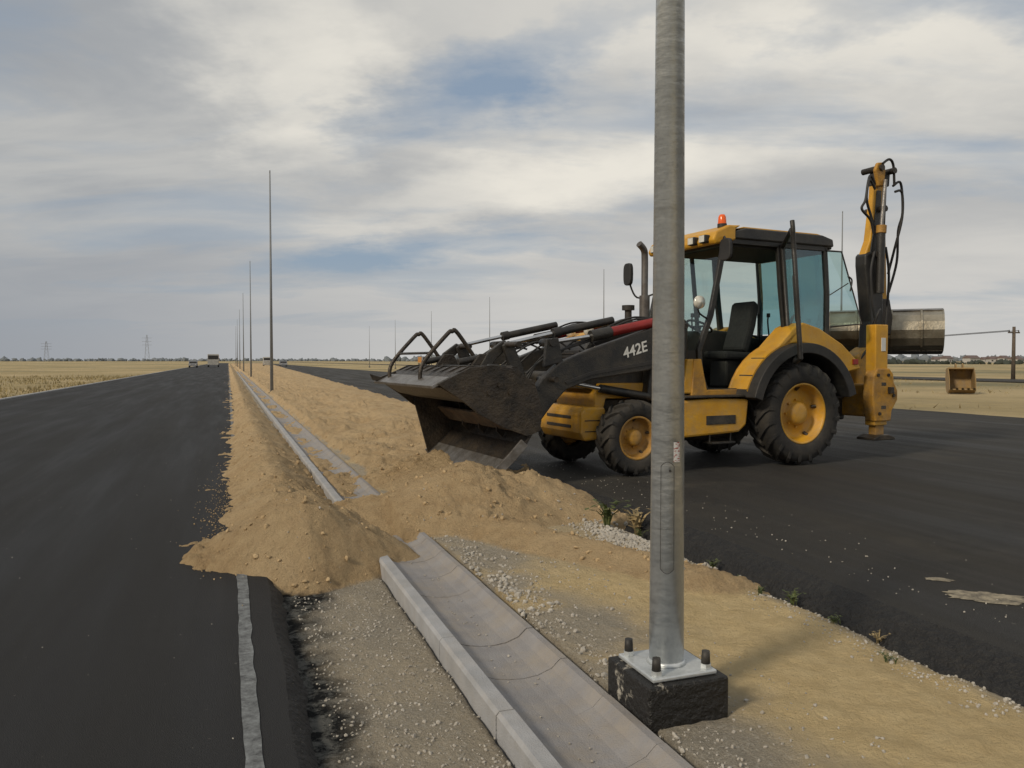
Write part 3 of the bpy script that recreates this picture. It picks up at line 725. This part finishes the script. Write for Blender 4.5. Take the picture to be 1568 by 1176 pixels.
# --- backhoe rear frame
box('backhoe_main_frame', -1.76, -1.54, .30, 1.8, .62, 1.12, YELD, BH, .03)
box('backhoe_slide_rail', -1.82, -1.76, .0, 2.1, .98, 1.08, DARKS, BH, .01)
box('rear_cover', -1.54, -.8, .62, 1.55, .9, 1.6, BLK, BH, .04)
for tag, wa in (('left', .10), ('right', 1.82)):
    prism(tag + '_stabiliser_column', [(-1.52, .50), (-1.52, 2.02), (-1.79, 2.02), (-1.79, .50)], wa, wa + .18, YEL, BH, .015)
    prism(tag + '_stabiliser_collar', [(-1.44, .95), (-1.46, 1.25), (-1.54, 1.36), (-1.80, 1.36), (-1.88, 1.28), (-1.90, 1.15), (-1.98, 1.02), (-1.98, .88), (-1.86, .72), (-1.84, .56), (-1.50, .56), (-1.46, .8)], wa - .03, wa + .16, YELD, BH, .02)
    for (pu, pz) in ((-1.54, 1.26), (-1.76, 1.26), (-1.88, .95), (-1.58, .68)): tube(tag + '_collar_bolt', [(pu, wa - .05, pz), (pu, wa, pz)], .025, DARKS, BH)
    box(tag + '_stabiliser_leg', -1.76, -1.58, wa + .03, wa + .16, .34, .56, YELD, BH, .01)
    prism(tag + '_stabiliser_foot', [(-1.90, .28), (-1.90, .315), (-1.76, .36), (-1.58, .36), (-1.44, .315), (-1.44, .28)], wa - .06, wa + .26, DARKS, BH, .01)
    tube(tag + '_stabiliser_hose', [(-1.55, wa + .05, 2.02), (-1.57, wa, 2.2), (-1.72, wa + .1, 2.24), (-1.78, wa + .3, 2.0)], .014, BLKM, BH)
    for z in (.75, 1.1): box(tag + '_column_slot', -1.72, -1.62, wa - .034, wa + .02, z, z + .05, BLK, BH, .003)
    box(tag + '_warning_plate', -1.73, -1.64, wa - .008, wa + .02, 1.62, 1.82, WHITE, BH, .002)
prism('kingpost', [(-1.82, .7), (-1.82, 1.55), (-2.1, 1.7), (-2.35, 1.6), (-2.42, .9), (-2.2, .7)], .68, .98, YELD, BH, .03)
prism('boom_lower', [(-2.06, 1.4), (-2.10, 2.1), (-1.98, 3.0), (-1.98, 3.16), (-2.10, 3.22), (-2.34, 3.16), (-2.38, 3.0), (-2.40, 2.1), (-2.40, 1.4)], .68, .90, BLK, BH, .03)
prism('boom_upper', [(-1.99, 3.12), (-2.12, 3.4), (-2.22, 4.1), (-2.24, 4.42), (-2.44, 4.42), (-2.42, 4.1), (-2.34, 3.4), (-2.34, 3.12)], .72, .86, YEL, BH, .02)
prism('boom_side_plate', [(-2.10, 3.2), (-2.18, 3.6), (-2.24, 4.2), (-2.34, 4.2), (-2.32, 3.6), (-2.28, 3.2)], .70, .72, BLK, BH, .006)
prism('boom_head_left_ear', [(-2.20, 4.25), (-2.12, 4.50), (-2.18, 4.62), (-2.32, 4.64), (-2.36, 4.5), (-2.32, 4.25)], .64, .70, YELD, BH, .02)
prism('boom_head_right_ear', [(-2.40, 4.30), (-2.40, 4.60), (-2.58, 4.62), (-2.66, 4.5), (-2.62, 4.3)], .84, .92, YELD, BH, .02)
prism('boom_head_web', [(-2.22, 4.28), (-2.24, 4.50), (-2.54, 4.50), (-2.52, 4.28)], .70, .86, BLK, BH, .02)
for (pu, pz) in ((-2.24, 4.54), (-2.52, 4.52), (-2.16, 3.16), (-2.32, 3.9), (-2.3, 1.5)):
    tube('boom_pin', [(pu, .60, pz), (pu, .98, pz)], .05, DARKS, BH)
tube('boom_cylinder', [(-2.20, .60, 2.55), (-2.22, .60, 3.6)], .065, BLK, BH)
tube('boom_cylinder_rod', [(-2.22, .60, 3.6), (-2.30, .60, 4.35)], .03, EDGE, BH)
tube('boom_cylinder_gland', [(-2.216, .60, 3.5), (-2.225, .60, 3.62)], .078, YELD, BH)
prism('dipper_arm', [(-2.50, 4.42), (-2.56, 3.9), (-2.56, 3.2), (-2.58, 2.3), (-2.66, 2.1), (-2.76, 2.1), (-2.78, 2.4), (-2.74, 3.3), (-2.70, 4.0), (-2.66, 4.38), (-2.60, 4.48)], .92, 1.08, YEL, BH, .02)
tube('dipper_cylinder', [(-2.58, .86, 4.25), (-2.52, .84, 3.3)], .045, DARKS, BH); tube('dipper_rod', [(-2.52, .84, 3.3), (-2.50, .84, 2.75)], .024, EDGE, BH)
prism('dipper_end_linkage', [(-2.52, 2.5), (-2.82, 2.5), (-2.9, 2.2), (-2.86, 1.9), (-2.6, 1.9), (-2.5, 2.2)], .9, 1.1, DARKS, BH, .02)
for k, pts_ in enumerate([
    [(-2.14, .66, 4.2), (-1.98, .64, 4.32), (-1.88, .62, 4.0), (-1.80, .62, 3.85), (-2.02, .64, 3.7), (-2.12, .66, 3.5)],
    [(-2.18, .70, 4.3), (-2.04, .68, 4.40), (-1.95, .66, 4.05), (-2.04, .66, 3.8), (-2.16, .68, 3.6)],
    [(-2.60, .70, 4.3), (-2.78, .70, 4.36), (-2.86, .72, 3.9), (-2.80, .75, 3.6), (-2.84, .8, 3.1), (-2.72, .85, 2.6)],
    [(-2.60, .66, 4.2), (-2.76, .66, 4.2), (-2.80, .68, 3.8), (-2.72, .75, 3.3), (-2.70, .85, 2.9)],
    [(-2.1, .62, 3.2), (-2.0, .6, 2.9), (-2.04, .6, 2.4), (-2.12, .6, 1.9), (-1.9, .7, 1.5)],
    [(-2.40, .66, 3.3), (-2.48, .66, 2.9), (-2.46, .66, 2.4), (-2.4, .66, 1.8)],
    [(-2.25, .62, 4.60), (-2.38, .6, 4.68), (-2.5, .62, 4.6), (-2.58, .66, 4.3)]]):
    tube(f'backhoe_hose_{k+1}', pts_, .020, BLKM, BH)
# wide ditching bucket: flat top plate curving round the front into the floor, with end plates
axis = Vector((-.64, .768, 0)).normalized()
cB = Vector((-3.20, -1.30, 1.97)); L = .86
nrm = Vector((axis.y, -axis.x, 0))
up = Vector((0, 0, 1))
prof = [(-.42, .36), (-.2, .375), (.02, .37), (.16, .34), (.26, .27), (.33, .16), (.36, .02), (.34, -.12), (.27, -.24), (.15, -.32), (-.02, -.36), (-.25, -.37)]
def bpt(s, p, off=0): return tuple(cB + axis * s + nrm * p[0] * (1 + off) + up * p[1] * (1 + off))
K = len(prof); v = []; f = []
for off in (0, -.06):
    for s in (-L, L):
        for p in prof: v.append(bpt(s, p, off))
for i in range(K - 1):
    f.append((i, i + 1, K + i + 1, K + i)); f.append((2 * K + i, 3 * K + i, 3 * K + i + 1, 2 * K + i + 1))
    f.append((i, 2 * K + i, 2 * K + i + 1, i + 1)); f.append((K + i, K + i + 1, 3 * K + i + 1, 3 * K + i))
f += [(0, K, 3 * K, 2 * K), (K - 1, 3 * K - 1, 4 * K - 1, 2 * K - 1)]
mk('ditching_bucket_shell', v, f, BRUSH, BH)
for s in (-L, L):
    vv = []
    for dd in (-.012, .012):
        for p in prof: vv.append(bpt(s + dd + (.013 if s > 0 else -.013), p, .03))
    mk('ditching_bucket_end_plate', vv, [tuple(range(K)), tuple(range(2 * K - 1, K - 1, -1))] + [(i, (i + 1) % K, K + (i + 1) % K, K + i) for i in range(K)], BRUSH, BH)
def blade(name, i0, i1, off0, off1, s0, s1, mat):
    vv = []
    for s in (s0, s1):
        for off in (off0, off1):
            for i in range(i0, i1 + 1): vv.append(bpt(s, prof[i], off))
    q = i1 - i0 + 1; ff = []
    for i in range(q - 1): ff += [(i, i + 1, q + i + 1, q + i), (2 * q + i, 3 * q + i, 3 * q + i + 1, 2 * q + i + 1), (q + i, q + i + 1, 3 * q + i + 1, 3 * q + i), (i, 2 * q + i, 2 * q + i + 1, i + 1)]
    ff += [(0, q, 3 * q, 2 * q), (q - 1, 3 * q - 1, 4 * q - 1, 2 * q - 1)]
    mk(name, vv, ff, mat, BH)
blade('ditching_bucket_top_band', 0, 3, .005, .05, -L - .02, L + .02, EDGE)
blade('ditching_bucket_lip', 9, 11, .005, .04, -L - .02, L + .02, DARKS)
for s in (-.45, .1, .55): blade('ditching_bucket_rib', 3, 9, .052, .10, s - .015, s + .015, BRUSH)

# ------------------------------------------------------------------ excavator bucket lying on the far ground
WORN = simple('dusty_worn_yellow_paint', (.30, .19, .06), (.20, .13, .06), 3, .7, 0, .004, 20, .6)
eb = empty('excavator_bucket', (37.6, 31.9, -.2), math.radians(228))
SH = [(-.7, 1.3), (-.78, .8), (-.6, .3), (-.2, .05), (.4, .05), (.85, .25)]
plate('shell', SH, .06, -.62, .62, WORN, eb)
for w in (-.64, .60): prism('side', SH + [(.75, .75), (.45, 1.15), (.1, 1.4)], w, w + .04, WORN, eb)
plate('top_brace', [(-.7, 1.3), (.1, 1.38)], .08, -.62, .62, WORN, eb)
for i in range(5): prism('tooth', [(.80, .2), (.82, .32), (1.05, .33)], -.58 + i * .27, -.48 + i * .27, DARKS, eb)
for w in (-.2, .14): prism('mounting_ear', [(-.7, 1.2), (-.85, 1.5), (-.7, 1.65), (-.4, 1.6), (-.2, 1.3)], w, w + .06, WORN, eb)

# ------------------------------------------------------------------ utility pole and wires
def rd(px, dd): 
    r = (px - 784) / 1200 * dd; return .340 * dd + .940 * r, .940 * dd - .340 * r
upx, upy = 67.9, 52.1
up_ = empty('utility_pole', (upx, upy, -.2))
cone_z('pole', 0, 0, 0, 4.9, .18, .13, WOOD, up_, 12)
wbox('crossarm', -.7, .7, -.06, .06, 4.3, 4.42, WOOD, up_)
for x in (-.6, 0, .6): cone_z('insulator', x, 0, 4.42, 4.6, .05, .04, BLKM, up_, 8)
for k in (-.6, .6):
    P = [Vector((upx + k, upy, 4.35)).lerp(Vector((60 + k, 210, 3.2)), t) - Vector((0, 0, 5 * t * (1 - t))) for t in [i / 14 for i in range(15)]]
    tube('overhead_wire', [tuple(p) for p in P], .03, BLKM, up_, False, True, 1).matrix_parent_inverse = Matrix.Translation((-upx, -upy, .2))

# ------------------------------------------------------------------ distant things
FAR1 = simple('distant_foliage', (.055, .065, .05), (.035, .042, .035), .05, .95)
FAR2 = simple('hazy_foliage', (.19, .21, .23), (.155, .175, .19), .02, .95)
def treeline(name, x0, y0, x1, y1, n, r, mat, depth=20):
    pts = []
    for i in range(n):
        t = random.random(); rr = r * random.uniform(.5, 1.2) * (.6 + .8 * abs(noise.noise(Vector((t * 9, 0, 0)))))
        pts.append((x0 + (x1 - x0) * t + random.gauss(0, depth), y0 + (y1 - y0) * t + random.gauss(0, depth), rr * .25, rr))
    return scatter(name, pts, mat, I2, True, .9)
treeline('distant_trees', -330, 560, -205, 560, 420, 4, FAR1, 12)
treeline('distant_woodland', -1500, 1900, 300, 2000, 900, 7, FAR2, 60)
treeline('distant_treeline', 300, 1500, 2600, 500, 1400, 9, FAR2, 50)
treeline('hedge', 190, 420, 520, 120, 500, 2.0, FAR1, 8)
ROOF = simple('tiled_roof', (.17, .12, .11), (.12, .09, .085), 1, .8); RENDER = simple('rendered_wall', (.45, .44, .42), (.38, .37, .35), 1, .8)
def house(x, y, w, d_, h, rz):
    e = empty('house', (x, y, -.2), rz)
    wbox('walls', -w / 2, w / 2, -d_ / 2, d_ / 2, 0, h, RENDER, e)
    mk('gable_roof', [(-w / 2 - .4, -d_ / 2 - .4, h), (w / 2 + .4, -d_ / 2 - .4, h), (w / 2 + .4, d_ / 2 + .4, h), (-w / 2 - .4, d_ / 2 + .4, h), (-w / 2 - .4, 0, h + d_ * .35), (w / 2 + .4, 0, h + d_ * .35)], [(0, 1, 5, 4), (2, 3, 4, 5), (0, 4, 3), (1, 2, 5), (0, 3, 2, 1)], ROOF, e)
    for i in range(3): wbox(f'window_{i+1}', -w / 2 + (i + .3) * w / 3, -w / 2 + (i + .7) * w / 3, -d_ / 2 - .03, -d_ / 2 + .02, 1, 2.3, BLKM, e)
    wbox('door', -.5, .5, -d_ / 2 - .04, -d_ / 2 + .02, 0, 2.1, WOOD, e)
for i in range(8):
    x, y = rd(random.uniform(1400, 1640), random.uniform(560, 800)); house(x, y, random.uniform(8, 13), 7, random.uniform(2.6, 4), random.uniform(-.4, .4))
def pylon(x, y, h):
    e = empty('electricity_pylon', (x, y, 0)); r = .13
    for a in (-1, 1):
        for b_ in (-1, 1): tube('leg', [(a * 3, b_ * 3, 0), (a * .5, b_ * .5, h)], r, GALVD, e, False, True, 0)
    for z in (h * .62, h * .75, h * .88): tube('crossarm', [(-6, 0, z), (6, 0, z)], r, GALVD, e, False, True, 0)
    for k in range(6):
        z0_, z1_ = h * k / 6, h * (k + 1) / 6; w0_, w1_ = 3 - 2.5 * k / 6, 3 - 2.5 * (k + 1) / 6
        tube('brace', [(-w0_, -w0_, z0_), (w1_, -w1_, z1_)], r * .6, GALVD, e, False, True, 0); tube('brace', [(w0_, -w0_, z0_), (-w1_, -w1_, z1_)], r * .6, GALVD, e, False, True, 0)
for px, dd, h in ((72, 1000, 26), (226, 1050, 36)):
    x, y = rd(px, dd); pylon(x, y, h)
def vehicle(kind, x, y, L, W, H_, mat, rz=0):
    e = empty(kind, (x, y, .02), rz); h2 = W / 2
    def px_(name, pts, mat_):
        n = len(pts); v = [(-h2, a, b) for a, b in pts] + [(h2, a, b) for a, b in pts]
        mk(name, v, [tuple(range(n)), tuple(range(2 * n - 1, n - 1, -1))] + [(i, (i + 1) % n, n + (i + 1) % n, n + i) for i in range(n)], mat_, e, False, .04)
    if kind == 'truck':
        px_('cab', [(-L / 2, .5), (-L / 2, 1.6), (-L / 2 + .3, H_), (-L / 2 + 1.7, H_), (-L / 2 + 1.7, .5)], mat)
        px_('load_body', [(-L / 2 + 1.9, .9), (-L / 2 + 1.9, H_ * .95), (L / 2, H_ * .95), (L / 2, .9)], ORANGE_P)
    else:
        px_('body', [(-L / 2, .35), (-L / 2, H_ * .6), (-L * .28, H_ * .66), (-L * .12, H_), (L * .38, H_), (L / 2, H_ * .62), (L / 2, .35)], mat)
    wbox('windscreen', -h2 + .12, h2 - .12, -L / 2 - .02 if kind == 'truck' else -L * .29, -L / 2 + .1 if kind == 'truck' else -L * .14, H_ * .62, H_ * .9, BLKM, e)
    for s in (-1, 1):
        for yy in (-L * .32, L * .32):
            o = cone_z('wheel', 0, 0, -.12, .12, .38, .38, TYRE, e, 16); o.rotation_euler = (0, math.pi / 2, 0); o.location = (s * (h2 - .1), yy, .38)
    for s in (-1, 1): wbox('headlight', s * (h2 - .3) - .12, s * (h2 - .3) + .12, -L / 2 - .04, -L / 2 + .05, .65, .8, LAMPG, e)
ORANGE_P = simple('orange_truck_paint', (.5, .22, .04), (.4, .18, .03), 2, .6)
SILV = simple('silver_car_paint', (.3, .31, .32), (.25, .25, .27), 2, .35, .4)
DIRTYW = simple('dusty_white_paint', (.38, .37, .34), (.3, .29, .27), 2, .6)
vehicle('truck', -3.4, 205, 7, 2.5, 3.1, DIRTYW); vehicle('car', -7.4, 190, 4.3, 1.75, 1.5, SILV)
vehicle('van', 9.6, 215, 5.4, 2.0, 2.5, DIRTYW); vehicle('car', 13.0, 205, 4.3, 1.75, 1.5, SILV); vehicle('truck', 60, 250, 7, 2.5, 2.9, SILV)

# ------------------------------------------------------------------ dry grass on the verges
v = []; f = []
def blades(n, fx, fy, off, thr, hmin, hmax):
    for _ in range(n):
        X = fx(); Y = fy()
        if noise.noise(Vector((X * .2, Y * .2, off))) < thr: continue
        hh = random.uniform(hmin, hmax); a = random.uniform(0, 6.28); w = random.uniform(.02, .05); lx, ly = random.gauss(0, .1), random.gauss(0, .1); b0 = len(v)
        v.extend([(X - w * math.cos(a), Y - w * math.sin(a), -.22), (X + w * math.cos(a), Y + w * math.sin(a), -.22), (X + lx, Y + ly, -.22 + hh)]); f.append((b0, b0 + 1, b0 + 2))
blades(12000, lambda: -9.0 - 26 * random.random() ** 1.4, lambda: 12 + 90 * random.random() ** 1.5, 3, -.15, .1, .32)
blades(5000, lambda: 19.8 + 40 * random.random(), lambda: 5 + 90 * random.random(), 8, .12, .06, .22)
mk('dry_grass', v, f, simple('dry_grass_blades', (.36, .28, .13), (.22, .18, .09), .8, .9), recalc=False)

# ------------------------------------------------------------------ camera
cam = bpy.data.cameras.new('camera'); co = bpy.data.objects.new('camera', cam); S.collection.objects.link(co); S.camera = co
cam.sensor_width = 36; cam.lens = 36 * 1200 / 1568; cam.clip_end = 9000; cam.clip_start = .05
co.location = (0, 0, 1.6); co.rotation_euler = (math.radians(90 - 1.72), 0, math.radians(-19.9))

# ------------------------------------------------------------------ light
el = math.radians(34); sx, sy = -.92, -.38
sd = Vector((sx * math.cos(el), sy * math.cos(el), math.sin(el))).normalized()
sl = bpy.data.lights.new('sun', 'SUN'); sl.energy = 2.2; sl.angle = math.radians(9); sl.color = (1, .87, .68)
so = bpy.data.objects.new('sun', sl); S.collection.objects.link(so); so.rotation_euler = sd.to_track_quat('Z', 'Y').to_euler()

W = bpy.data.worlds.new('World'); S.world = W; W.use_nodes = True; nt = W.node_tree
bg = nt.nodes['Background']; bg.inputs[1].default_value = .105
sky = N(nt, 'ShaderNodeTexSky', sky_type='NISHITA'); sky.sun_disc = False; sky.sun_elevation = el; sky.sun_rotation = math.atan2(sx, sy); sky.air_density = 1.0; sky.dust_density = 2.0
tc = N(nt, 'ShaderNodeTexCoord'); sp = N(nt, 'ShaderNodeSeparateXYZ'); nt.links.new(tc.outputs['Generated'], sp.inputs[0])
x, y, z = sp.outputs
zz = math_(nt, 'ADD', math_(nt, 'MAXIMUM', z, 0.0), .16)
dr = math_(nt, 'ADD', math_(nt, 'MULTIPLY', x, .94), math_(nt, 'MULTIPLY', y, -.34))
df = math_(nt, 'ADD', math_(nt, 'MULTIPLY', x, .34), math_(nt, 'MULTIPLY', y, .94))
cb = N(nt, 'ShaderNodeCombineXYZ'); nt.links.new(math_(nt, 'DIVIDE', dr, zz), cb.inputs[0]); nt.links.new(math_(nt, 'DIVIDE', df, zz), cb.inputs[1])
wn = N(nt, 'ShaderNodeTexNoise'); wn.inputs['Scale'].default_value = 2.6; wn.inputs['Detail'].default_value = 5; wn.inputs['Roughness'].default_value = .62
nt.links.new(cb.outputs[0], wn.inputs['Vector'])
vm = N(nt, 'ShaderNodeVectorMath', operation='MULTIPLY_ADD'); nt.links.new(wn.outputs['Color'], vm.inputs[0]); vm.inputs[1].default_value = (.75, .75, 0); vm.inputs[2].default_value = (-.375, -.375, 0)
va = N(nt, 'ShaderNodeVectorMath', operation='ADD'); nt.links.new(cb.outputs[0], va.inputs[0]); nt.links.new(vm.outputs[0], va.inputs[1])
warped = va.outputs[0]
def sky_noise(rot, scale, ns, detail, rough, dist, lo, hi, off=(0, 0, 0)):
    mp = N(nt, 'ShaderNodeMapping'); mp.inputs['Rotation'].default_value = (0, 0, math.radians(rot)); mp.inputs['Scale'].default_value = scale; mp.inputs['Location'].default_value = off
    nt.links.new(cb.outputs[0], mp.inputs[0])
    n = N(nt, 'ShaderNodeTexNoise'); n.inputs['Scale'].default_value = ns; n.inputs['Detail'].default_value = detail; n.inputs['Roughness'].default_value = rough; n.inputs['Distortion'].default_value = dist
    nt.links.new(mp.outputs[0], n.inputs['Vector'])
    r = N(nt, 'ShaderNodeMapRange', interpolation_type='SMOOTHSTEP'); r.inputs[1].default_value = lo; r.inputs[2].default_value = hi; nt.links.new(n.outputs[0], r.inputs[0])
    return r.outputs[0]
def blob(p0, p1, w, k):
    """soft elongated region of the cloud layer between two points of the layer plane"""
    cx, cy = (p0[0] + p1[0]) / 2, (p0[1] + p1[1]) / 2; ang = math.atan2(p1[1] - p0[1], p1[0] - p0[0]); hl = math.hypot(p1[0] - p0[0], p1[1] - p0[1]) / 2 + w
    s1 = N(nt, 'ShaderNodeVectorMath', operation='SUBTRACT'); nt.links.new(warped, s1.inputs[0]); s1.inputs[1].default_value = (cx, cy, 0)
    r1 = N(nt, 'ShaderNodeVectorRotate', rotation_type='Z_AXIS'); nt.links.new(s1.outputs[0], r1.inputs['Vector']); r1.inputs['Angle'].default_value = -ang
    s2 = N(nt, 'ShaderNodeVectorMath', operation='MULTIPLY'); nt.links.new(r1.outputs[0], s2.inputs[0]); s2.inputs[1].default_value = (1 / hl, 1 / w, 0)
    ln = N(nt, 'ShaderNodeVectorMath', operation='LENGTH'); nt.links.new(s2.outputs[0], ln.inputs[0])
    r = N(nt, 'ShaderNodeMapRange', interpolation_type='SMOOTHSTEP'); r.inputs[1].default_value = 1.3; r.inputs[2].default_value = .1; r.inputs[3].default_value = 0; r.inputs[4].default_value = k
    nt.links.new(ln.outputs['Value'], r.inputs[0]); return r.outputs[0]
base = sky_noise(20, (.6, 1.25, 1), 1.3, 7, .58, .4, .30, .62, (3.1, 1.7, 0))
gaps = blob((-.34, 2.15), (.22, 1.62), .22, .75)
gaps = math_(nt, 'ADD', gaps, blob((-1.2, 3.5), (.35, 3.05), .26, .60))
gaps = math_(nt, 'ADD', gaps, blob((.40, 1.62), (1.5, 1.55), .16, .40))
gaps = math_(nt, 'ADD', gaps, blob((.75, 2.15), (1.6, 2.3), .18, .32))
gaps = math_(nt, 'ADD', gaps, blob((-1.5, 1.9), (-.95, 1.55), .22, .40))
cov = math_(nt, 'ADD', math_(nt, 'MULTIPLY', base, .75), .48)
cov = math_(nt, 'SUBTRACT', cov, gaps, True)
bright = math_(nt, 'ADD', blob((-.62, 2.3), (-.45, 1.6), .26, .75), blob((-.6, 2.9), (.9, 2.15), .30, .60))
bright = math_(nt, 'ADD', bright, blob((.35, 1.78), (1.2, 1.75), .2, .45))
sh = sky_noise(25, (.6, 1.1, 1), 1.5, 6, .55, .5, .32, .70, (8.3, 5.2, 0))
shade = math_(nt, 'ADD', math_(nt, 'MULTIPLY', sh, .5), bright, True)
mr = N(nt, 'ShaderNodeMapRange', interpolation_type='SMOOTHSTEP'); mr.inputs[1].default_value = -.62; mr.inputs[2].default_value = .05; nt.links.new(dr, mr.inputs[0])
mz = N(nt, 'ShaderNodeMapRange', interpolation_type='SMOOTHSTEP'); mz.inputs[1].default_value = 0; mz.inputs[2].default_value = .22; nt.links.new(z, mz.inputs[0])
warm = mixc(nt, shade, (4.3, 4.35, 4.35), (7.7, 7.35, 6.6))
cool = mixc(nt, shade, (3.1, 3.3, 3.55), (6.3, 6.15, 5.7))
cloud = mixc(nt, mr.outputs[0], cool, warm)
low = mixc(nt, mr.outputs[0], (3.0, 3.2, 3.5), (5.6, 5.5, 5.3))
cloud = mixc(nt, mz.outputs[0], low, cloud)
blue = mixc(nt, .8, sky.outputs[0], (2.6, 3.3, 4.2))
hz = N(nt, 'ShaderNodeMapRange', interpolation_type='SMOOTHSTEP'); hz.inputs[1].default_value = .13; hz.inputs[2].default_value = .01; nt.links.new(z, hz.inputs[0])
fac = math_(nt, 'MAXIMUM', cov, hz.outputs[0])
col = mixc(nt, fac, blue, cloud)
nt.links.new(col, bg.inputs[0])
W.cycles.sampling_method = 'MANUAL'; W.cycles.sample_map_resolution = 512
